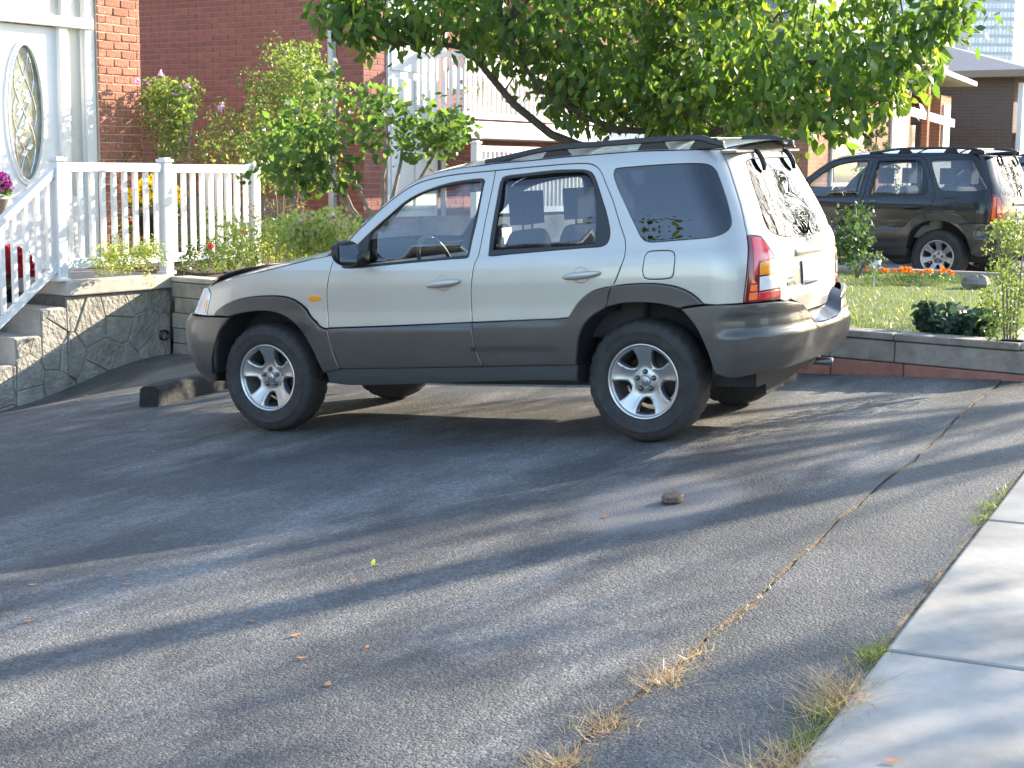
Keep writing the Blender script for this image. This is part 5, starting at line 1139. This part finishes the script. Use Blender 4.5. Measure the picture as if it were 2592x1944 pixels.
for k in range(92):
    x = r1.uniform(560, 1000); top = np.interp(x, [560, 640, 760, 850, 1000], [300, 215, 160, 190, 235]); bot = np.interp(x, [560, 700, 850, 1000], [360, 340, 330, 320]); y = r1.uniform(top, bot); cL.append(world_px(x, y, 15.6+r1.normal(0, .40))); rL.append(r1.uniform(.14, .24))
for k in range(16): cL.append(world_px(640+r1.normal(0, 45), 385+r1.normal(0, 28), 15.4+r1.normal(0, .2))); rL.append(.13)
for (x, y) in ((740, 345), (690, 360), (735, 400), (700, 395), (760, 380), (880, 320), (930, 310), (960, 300)): cL.append(world_px(x, y, 15.4)); rL.append(.09)
sm = [[world_px(795, 500, 15.5), world_px(745, 440, 15.5), world_px(705, 360, 15.5), world_px(690, 300, 15.5)], [world_px(800, 500, 15.5), world_px(760, 450, 15.5), world_px(735, 390, 15.5), world_px(715, 340, 15.5), world_px(720, 280, 15.6)],
      [world_px(808, 500, 15.5), world_px(795, 450, 15.5), world_px(768, 400, 15.5), world_px(760, 350, 15.5), world_px(740, 300, 15.5), world_px(700, 240, 15.5)], [world_px(815, 500, 15.6), world_px(828, 440, 15.6), world_px(828, 380, 15.6), world_px(842, 320, 15.6), world_px(835, 260, 15.6)],
      [world_px(820, 500, 15.6), world_px(850, 420, 15.6), world_px(866, 350, 15.6), world_px(872, 290, 15.6), world_px(880, 220, 15.6)], [world_px(825, 500, 15.7), world_px(900, 400, 15.8), world_px(940, 330, 15.8), world_px(955, 260, 15.8)],
      [world_px(640, 480, 15.4), world_px(635, 420, 15.4), world_px(630, 350, 15.4)], [world_px(645, 480, 15.4), world_px(625, 420, 15.4), world_px(600, 350, 15.4)], [world_px(648, 480, 15.4), world_px(655, 420, 15.4), world_px(672, 350, 15.4)]]
shrub('lilac_bush', 'lilac bush with heart shaped leaves and bare crooked stems above the hood', tuple(world_px(800, 505, 15.5)), cL, rL, 13, .095, M['lilac'], sm, 7, .72, r0=.024)
# sedum with flat pinkish heads beside the windscreen
cS = [world_px(615+4.3*k+r1.normal(0, 10), 545-r1.random()*60-3.0*k*.2, 13.6+r1.normal(0, .25)) for k in range(34)]; rS = [.14]*34
sd = shrub('sedum_plant', 'bright yellow green sedum with flat pinkish flower heads behind the hood', tuple(world_px(690, 600, 13.6)), cS, rS, 70, .05, M['pale'], [], 9, .6, cat='plant')
flowers(sd, [world_px(x, y, 13.3+r1.normal(0, .1)) for x, y in ((665, 470), (690, 478), (720, 470), (738, 480), (650, 482), (705, 500), (745, 498), (670, 505), (630, 492), (735, 515))], .045, M['f_sed'], 10, per=16)
cG = [world_px(490+5*k+r1.normal(0, 14), 560-r1.random()*75, 14.2+r1.normal(0, .3)) for k in range(40)]
gd_ = shrub('tall_grass_clump', 'straw coloured flower stalks and leaves between the rail and the sedum', tuple(world_px(560, 610, 14.2)), cG, [.12]*40, 42, .06, M['pale'], [[world_px(540+13*k, 600, 14.1), world_px(535+14*k+r1.normal(0, 8), 520, 14.1), world_px(530+15*k+r1.normal(0, 14), 455+r1.normal(0, 14), 14.1)] for k in range(11)], 12, .3, stem_m=mat('straw', (.34, .25, .11), .9), r0=.006, cat='plant')
leaf_cloud('seed_head', clumps([np.array(world_px(530+15*k+r1.normal(0, 12), 470+r1.normal(0, 18), 14.1)-gd_.location) for k in range(14)], [.07]*14, 30, r1), .028, M['gold'], gd_, 13, .4, -.5)
cW = [world_px(415+4.5*k+r1.normal(0, 8), 580-r1.random()*38, 14.8+r1.normal(0, .25)) for k in range(34)]
lw = shrub('small_aster_plant', 'low plants with tiny white blossoms at the foot of the rail corner post', tuple(world_px(480, 600, 14.8)), cW, [.10]*34, 34, .045, M['hib'], [], 14, .4, cat='plant')
flowers(lw, [world_px(430+12*k+r1.normal(0, 9), 555+r1.normal(0, 9), 14.4+r1.normal(0, .1)) for k in range(16)], .022, M['f_white'], 15, per=7)
for k, (x, y) in enumerate(((245, 555), (312, 550))):
    shrub('ledge_tuft', ['yellow green tuft growing on the porch ledge nearer the steps', 'yellow green tuft growing on the porch ledge nearer the corner post'][k], tuple(world_px(x, 585, 14.95)), [world_px(x+r1.normal(0, 16), y+r1.normal(0, 14), 14.95+r1.normal(0, .08)) for q in range(26)], [.075]*26, 42, .035, M['pale'], [], 40+k, .35, cat='plant')
# mums in pots
def potted(name, label, c, rad, fm, n, pot, seed, size=.03):
    r = np.random.default_rng(seed); root = empty(name, (c[0], c[1], c[2]-rad*1.1-.22)); tag(root, label, 'flower pot'); z0 = .22
    b = MB(); b.lathe([(0, 0), (rad*.55, 0), (rad*.8, .2), (rad*.86, .2), (rad*.86, .23), (rad*.7, .23), (rad*.68, .19), (0, .19)], 20); b.build('pot', pot, root, smooth=True)
    d = r.normal(0, 1, (n, 3)); d[:, 2] = np.abs(d[:, 2])*1.0; d /= np.linalg.norm(d, axis=1, keepdims=True); P = d*rad*r.uniform(.85, 1.05, (n, 1))+np.array([0, 0, z0+rad*.35])
    leaf_cloud('blossoms', P, size, fm, root, seed, .8, -.4); leaf_cloud('foliage', P*np.array([.9, .9, .85]), .04, M['lilac'], root, seed+1, .6, 0)
potm = mat('dark_pot', (.03, .028, .026), .6)
rm = H(-1.95, .75, 0); potted('red_mum_pot', 'pot of dark red chrysanthemums behind the stair railing', (rm.x, rm.y, .42), .34, M['f_red'], 2200, potm, 51, .045)
rm = H(-1.25, .95, 0); potted('second_red_mum_pot', 'dark red chrysanthemums against the door end of the stair railing', (rm.x, rm.y, .62), .28, M['f_red'], 1500, potm, 52, .045)
pm_ = world_px(-20, 378, 15.6); potted('purple_mum_pot', 'purple chrysanthemums standing beside the white front door', pm_, .20, M['f_pur'], 1300, mat('cream_pot', (.55, .5, .42), .6), 53)
ym = world_px(335, 396, 16.6); potted('yellow_mum_pot', 'bright yellow chrysanthemums between the rail and the brick pier', ym, .30, M['f_yel'], 700, potm, 54, .042)
# bed behind the landing rail
cF = [world_px(250+r1.uniform(0, 270), 570-r1.random()*110, 16.8+r1.normal(0, .3)) for k in range(60)]
fb_ = shrub('flower_bed_plants', 'mixed bedding plants with red blossoms seen through the porch balusters', tuple(world_px(380, 590, 16.8)), cF, [.12]*60, 26, .06, M['hib'], [], 16, .4, cat='plants')
flowers(fb_, [world_px(x, y, 16.3) for x, y in ((277, 478), (275, 590), (300, 575), (350, 575), (432, 540), (436, 550), (455, 532), (520, 500))], .05, M['f_red'], 17)
# rose bush, kale, corner shrub, marigolds on the lawn side
cR = [world_px(1848+r1.normal(0, 20), 560-r1.random()*115, 13.6+r1.normal(0, .18)) for k in range(24)]
shrub('rose_bush', 'dark leafy rose bush on the lawn just beyond the SUV tail light', tuple(world_px(1850, 600, 13.6)), cR, [.11]*24, 34, .055, M['rose'], [[world_px(1850, 600, 13.6), world_px(1845, 520, 13.6), world_px(1850, 450, 13.6)], [world_px(1852, 600, 13.6), world_px(1870, 560, 13.6), world_px(1885, 545, 13.5)]], 18, .6, r0=.012)
cK = [Vector((gi(y)+.28+r1.normal(0, .10), y, .46+r1.normal(0, .03))) for y in np.linspace(-.75, -1.22, 11)]
shrub('kale_plant', 'dark blue green clump of curly leaves on top of the garden wall', (gi(-1)+.28, -1.0, .34), cK, [.10]*11, 60, .075, M['dark'], [], 19, .75, cat='plant')
cC = []; 
for k in range(60):
    t = r1.random(); cC.append(world_px(2185+r1.normal(0, 34)*(1.1-.5*t), 715-245*t, 10.35+r1.normal(0, .16)))
shrub('corner_shrub', 'loose yellowing shrub at the street end of the garden wall', tuple(world_px(2180, 735, 10.35)), cC, [.075]*60, 34, .032, M['hib'], [[world_px(2170+6*k, 735, 10.35), world_px(2165+10*k, 600, 10.35), world_px(2150+16*k, 480+r1.normal(0, 20), 10.35)] for k in range(5)], 20, .45, r0=.008)
for k, (x, y) in enumerate(((1880, 588), (1905, 590), (1945, 592), (1975, 596), (2000, 588), (2025, 592), (1962, 586), (2040, 596))):
    c = world_px(x, y, 16.2); mg = shrub('marigold', 'orange marigold at the far lawn edge, '+['leftmost of the row', 'second from the left', 'third from the left', 'fifth from the left', 'sixth from the left', 'seventh from the left', 'fourth from the left', 'rightmost of the row'][k], (c.x, c.y, .345), [(c.x+r1.normal(0, .05), c.y+r1.normal(0, .05), .40+.04*r1.random()) for q in range(5)], [.06]*5, 24, .03, M['lilac'], [], 60+k, .3, cat='flower', group='marigolds along the lawn edge')
    flowers(mg, [(c.x+r1.normal(0, .07), c.y+r1.normal(0, .07), .46+.06*r1.random()) for q in range(3)], .03, M['f_or'], 80+k, per=18)
lc = world_px(1888, 590, 15.6); lb = MB(); lb.lathe([(.008, 0), (.008, .20), (.055, .21), (.065, .29), (.05, .30)], 14); lm = empty('garden_lamp', (lc.x, lc.y, .34)); tag(lm, 'small solar garden lamp among the marigolds', 'lamp'); lb.build('stake', M['white'], lm, smooth=True); lb = MB(); lb.lathe([(0, .335), (.05, .33), (.075, .305), (.06, .30)], 14); lb.build('lamp_cap', M['lug'], lm, smooth=True)
sc_ = world_px(2108, 592, 15.8); b = MB(); b.lathe([(0, -.02), (.10, 0), (.13, .05), (.10, .11), (.04, .14), (0, .145)], 9, 0, lambda x, y, z: (sc_.x+x*(1+.2*math.sin(5*y*20)), sc_.y+y*1.2, .34+z*(1+.15*math.sin(9*x*10)))); tag(b.build('field_stone', M['block']), 'rounded grey field stone at the far lawn edge', 'stone')
# cedar, far flowers
cd = world_px(1893, 300, 27); cc = []; cr = []
for k in range(70): t = r1.random(); a = r1.uniform(0, 6.28); q = .62*(1-t)**.8; cc.append((cd.x+q*math.cos(a), cd.y+q*math.sin(a), .4+2.05*t)); cr.append(.16*(1.1-t))
shrub('cone_cedar', 'cone shaped evergreen beside the sunlit white window', (cd.x, cd.y, .3), cc, cr, 40, .05, leaf_mat('cedar', (.06, .10, .03), (.14, .19, .05), .3), [[(cd.x, cd.y, .3), (cd.x, cd.y, 2.3)]], 22, .5, r0=.03)
fh = H(22.4, .2, 2.98); hb_ = empty('hanging_basket', tuple(fh)); tag(hb_, 'hanging basket of red flowers under the porch roof of the brown house', 'flower basket'); leaf_cloud('blossoms', clumps([(0, 0, 0)], [.16], 120, r1), .08, M['f_red'], hb_, 23, .8, 0); leaf_cloud('foliage', clumps([(0, 0, -.05)], [.2], 120, r1), .08, M['dark'], hb_, 24, .5, .5)
fb2 = H(XA+1.6, 1.15, 2.45); hb_ = empty('balcony_flowers', tuple(fb2)); tag(hb_, 'red flowers on the balcony of the house next door', 'flower basket'); leaf_cloud('blossoms', clumps([(0, 0, .2), (.5, 0, .1), (1.4, .1, .2)], [.14, .12, .14], 60, r1), .07, M['f_red'], hb_, 25, .8, 0); leaf_cloud('foliage', clumps([(0, 0, .1), (.5, 0, 0), (1.4, .1, .1)], [.2]*3, 50, r1), .07, M['lilac'], hb_, 26, .5, .4)

# weeds in the joints, fallen leaves
M['dry'] = leaf_mat('dry_weed', (.30, .22, .12), (.52, .40, .24), .3, c3=(.20, .24, .06)); M['weed'] = leaf_mat('green_weed', (.10, .15, .035), (.22, .25, .07), .35, c3=(.40, .33, .14))
rw_ = np.random.default_rng(71)
def tuft(x, y, n, h, sx, sy, m, seed, label, group):
    n = int(n*1.9); P = np.stack([x+rw_.normal(0, sx, n), y+rw_.normal(0, sy, n)], 1); P3 = np.array([(a, b, gz(a, b)-.012) for a, b in P]); o = blades('weed_tuft', P3-np.array([x, y, gz(x, y)]), h*.8, .0022, m, kind=None, lean=1.5, seed=seed); o.location = (x, y, gz(x, y)); tag(o, label, 'weed', group, 'stuff' if h < .035 and m is M['dry'] else None); return o
ORD = ['nearest the camera', 'second', 'third', 'fourth', 'fifth', 'sixth', 'seventh', 'eighth', 'ninth', 'tenth']
def rank(vals):
    o_ = sorted(range(len(vals)), key=lambda i: vals[i]); return [o_.index(i) for i in range(len(vals))]
WA = ((-5.38, 150, .055, .07), (-5.05, 130, .05, .06), (-4.60, 170, .045, .09), (-4.35, 60, .03, .08), (-4.05, 60, .02, .12), (-3.75, 50, .02, .1), (-3.3, 40, .016, .12), (-2.9, 30, .015, .12), (-5.9, 120, .05, .1))
WB_ = ((-5.20, 230, .06, .09, M['dry']), (-5.0, 110, .04, .05, M['weed']), (-4.63, 300, .06, .10, M['dry']), (-4.75, 130, .04, .06, M['weed']), (-4.20, 190, .035, .07, M['weed']), (-2.25, 80, .03, .06, M['weed']), (-2.0, 90, .035, .06, M['weed']), (-1.7, 60, .025, .1, M['weed']), (-3.3, 30, .02, .06, M['dry']))
ra_ = rank([q[0] for q in WA]); rb_ = rank([q[0] for q in WB_])
def wl(k): return ORD[k] if k == 0 else ORD[k]+' from the camera end'
for i, (x, n, h, sx) in enumerate(WA): tuft(x, ycr(x)-.012, n, h, sx, .020 if h < .03 else .035, M['dry'], 200+i, ('dry straw coloured weeds' if h > .03 else 'sparse dry weed bits')+' in the driveway joint, '+wl(ra_[i]), 'weeds in the driveway joint')
for i, (x, n, h, sx, m) in enumerate(WB_): tuft(x, yed(x)+.03, n, h, sx, .045 if h > .05 else .022, m, 230+i, ('greyish dry weed' if m is M['dry'] else 'green weed')+' at the sidewalk edge, '+wl(rb_[i]), 'weeds along the sidewalk edge')
M['fall'] = leaf_mat('fallen_leaf', (.42, .15, .05), (.55, .26, .09), .2)
for i, (x, y) in enumerate(((-4.61, -.33), (-4.82, -.51), (-5.02, -.75), (-4.65, -.65), (-4.34, 1.16), (-4.22, .77), (-3.92, -.11), (-2.63, -.59), (-4.76, .76), (-4.51, -.07), (-.72, 2.47), (-1.6, 2.9), (.3, 5.3), (-.4, 4.8), (-5.05, -2.5), (-4.35, -2.75), (-.9, 3.6), (.9, 5.8))):
    o = leaf_cloud('fallen_leaf', np.zeros((1, 3)), .045, M['fall'], None, 300+i, .42, 0, kind=None, lv=np.array([rw_.random()])); co = np.zeros(18); o.data.vertices.foreach_get('co', co); co = co.reshape(-1, 3); co -= co.mean(0); u_, s_, vt = np.linalg.svd(co); co = co@vt.T; co[:, 2] = np.abs(co[:, 2])*1.2; o.data.vertices.foreach_set('co', co.ravel()); o.data.update()
    o.location = (x, y, gz(x, y)+.006+(.006 if y < -2.2 else 0)); o.rotation_euler = (0, 0, rw_.uniform(0, 6.28)); tag(o, 'small dry orange brown leaf lying on the pavement', 'leaf', 'fallen leaves on the pavement')
o = leaf_cloud('green_leaf', np.array([[0, 0, .008], [.015, .01, .008], [-.015, .012, .008]]), .026, M['weed'], None, 400, .6, -.2, kind=None, lv=np.array([.1, .5, .8])); o.location = (-3.69, -.06, gz(-3.69, -.06)); tag(o, 'crumpled green leaf cluster lying at the pole shadow edge', 'leaf')

# ------------------------------------------------------------------ street side, outside the frame: pole, trees, houses opposite (they shade the drive and show in the car windows)
pl = MB(); pl.tube([(5.1, -5.1, 0), (5.1, -5.1, 4), (5.1, -5.1, 9.2)], [.15, .135, .11], 14); po = empty('utility_pole', (0, 0, 0)); tag(po, 'wooden utility pole on the verge whose shadow crosses the drive', 'pole'); pl.build('pole', M['bark_l'], po, smooth=True)
ca = MB(); ca.box(4.0, 6.2, -5.16, -5.04, 8.6, 8.75); ca.build('crossarm', M['bark_l'], po)
def street_tree(label, x, y, h, r, n, seed, zlo, clump=(.45, .9), per=34, leaf=.13, gaps=.6):
    g = np.random.default_rng(seed); root = empty('street_tree', (x, y, 0)); tag(root, label, 'tree'); b = MB(); b.tube([(0, 0, -.1), (.03, 0, zlo*.6), (0, .04, zlo), (0, 0, h*.75)], [.20, .16, .13, .04], 10); b.build('trunk', M['bark'], root, smooth=True)
    C = []; R = []; tb = MB()
    for k in range(n):
        d = g.normal(0, 1, 3); d /= np.linalg.norm(d); q = (.35+.65*g.random())**.7; c = np.array([d[0]*r*q, d[1]*r*q, (zlo+h)/2+d[2]*(h-zlo)/2*q]); C.append(c); R.append(g.uniform(*clump)); tb.tube([(0, 0, min(max(zlo*.8, c[2]-r*.7), h*.7)), tuple(c)], [.05, .012], 5, cap=False)
    tb.build('branch', M['bark'], root, smooth=True); leaf_cloud('foliage', clumps(C, R, per, g, shell=.1), leaf, M['street'], root, seed, .6, .3)
street_tree('sparse street tree on the verge dappling the drive', 11.2, -7.3, 9.6, 3.4, 38, 81, 3.2, per=60)
street_tree('small dense street tree whose shade covers the sidewalk corner', 5.2, -8.5, 6.4, 1.25, 26, 84, 3.4, per=110, leaf=.12)
street_tree('broad street tree across the road', 19.5, -14.8, 8.6, 4.2, 60, 82, 1.5, per=90)
street_tree('tall tree farther down the road', 31.0, -16.5, 11.5, 4.6, 70, 83, 1.5, per=90)
street_tree('bushy verge tree down the street on the near side', 28.0, -8.5, 11.0, 3.6, 60, 85, 2.0, per=90)
street_tree('tall verge tree far down the street on the near side', 39.0, -8.0, 15.0, 4.6, 70, 86, 2.0, per=80)
street_tree('leafy yard tree beside our house outside the frame', -13.0, 6.8, 8.6, 2.6, 40, 87, 2.6, per=60)
simple_house('house_opposite', 'brick house across the road seen only in reflections', -14, -36, 11, 9, 4.2, 2.2, M['btexA'], M['roofb'], [(2, 4, 1, 2.6, M['window']), (6, 9, 1, 2.6, M['window'])])
simple_house('house_opposite', 'second brick house across the road seen only in reflections', 4, -38, 11, 9, 4.2, 2.2, M['btexO'], M['roofs'], [(2, 4, 1, 2.6, M['window'])])
simple_house('house_beyond', 'brown roofed house on the near side of ours seen only in reflections', -27, 1.5, 11, 9, 4.0, 2.1, M['btexG'], M['roofb'], [(2, 4, 1, 2.6, M['window']), (6, 9, 1, 2.6, M['window'])])

# ------------------------------------------------------------------ haze in the air
hz = MB(); hz.box(-120, 720, -260, 480, -2.4, 78)
hm = bpy.data.materials.new('air'); hm.use_nodes = True; hn_ = hm.node_tree.nodes
for n_ in list(hn_): hn_.remove(n_)
ho_ = hn_.new('ShaderNodeOutputMaterial'); hv = hn_.new('ShaderNodeVolumePrincipled'); hv.inputs['Color'].default_value = (.92, .95, 1, 1); hv.inputs['Density'].default_value = .00013; hv.inputs['Anisotropy'].default_value = .3
hm.node_tree.links.new(hv.outputs[0], ho_.inputs['Volume']); ho = hz.build('haze', hm); ho['kind'] = 'stuff'
S.cycles.volume_bounces = 0
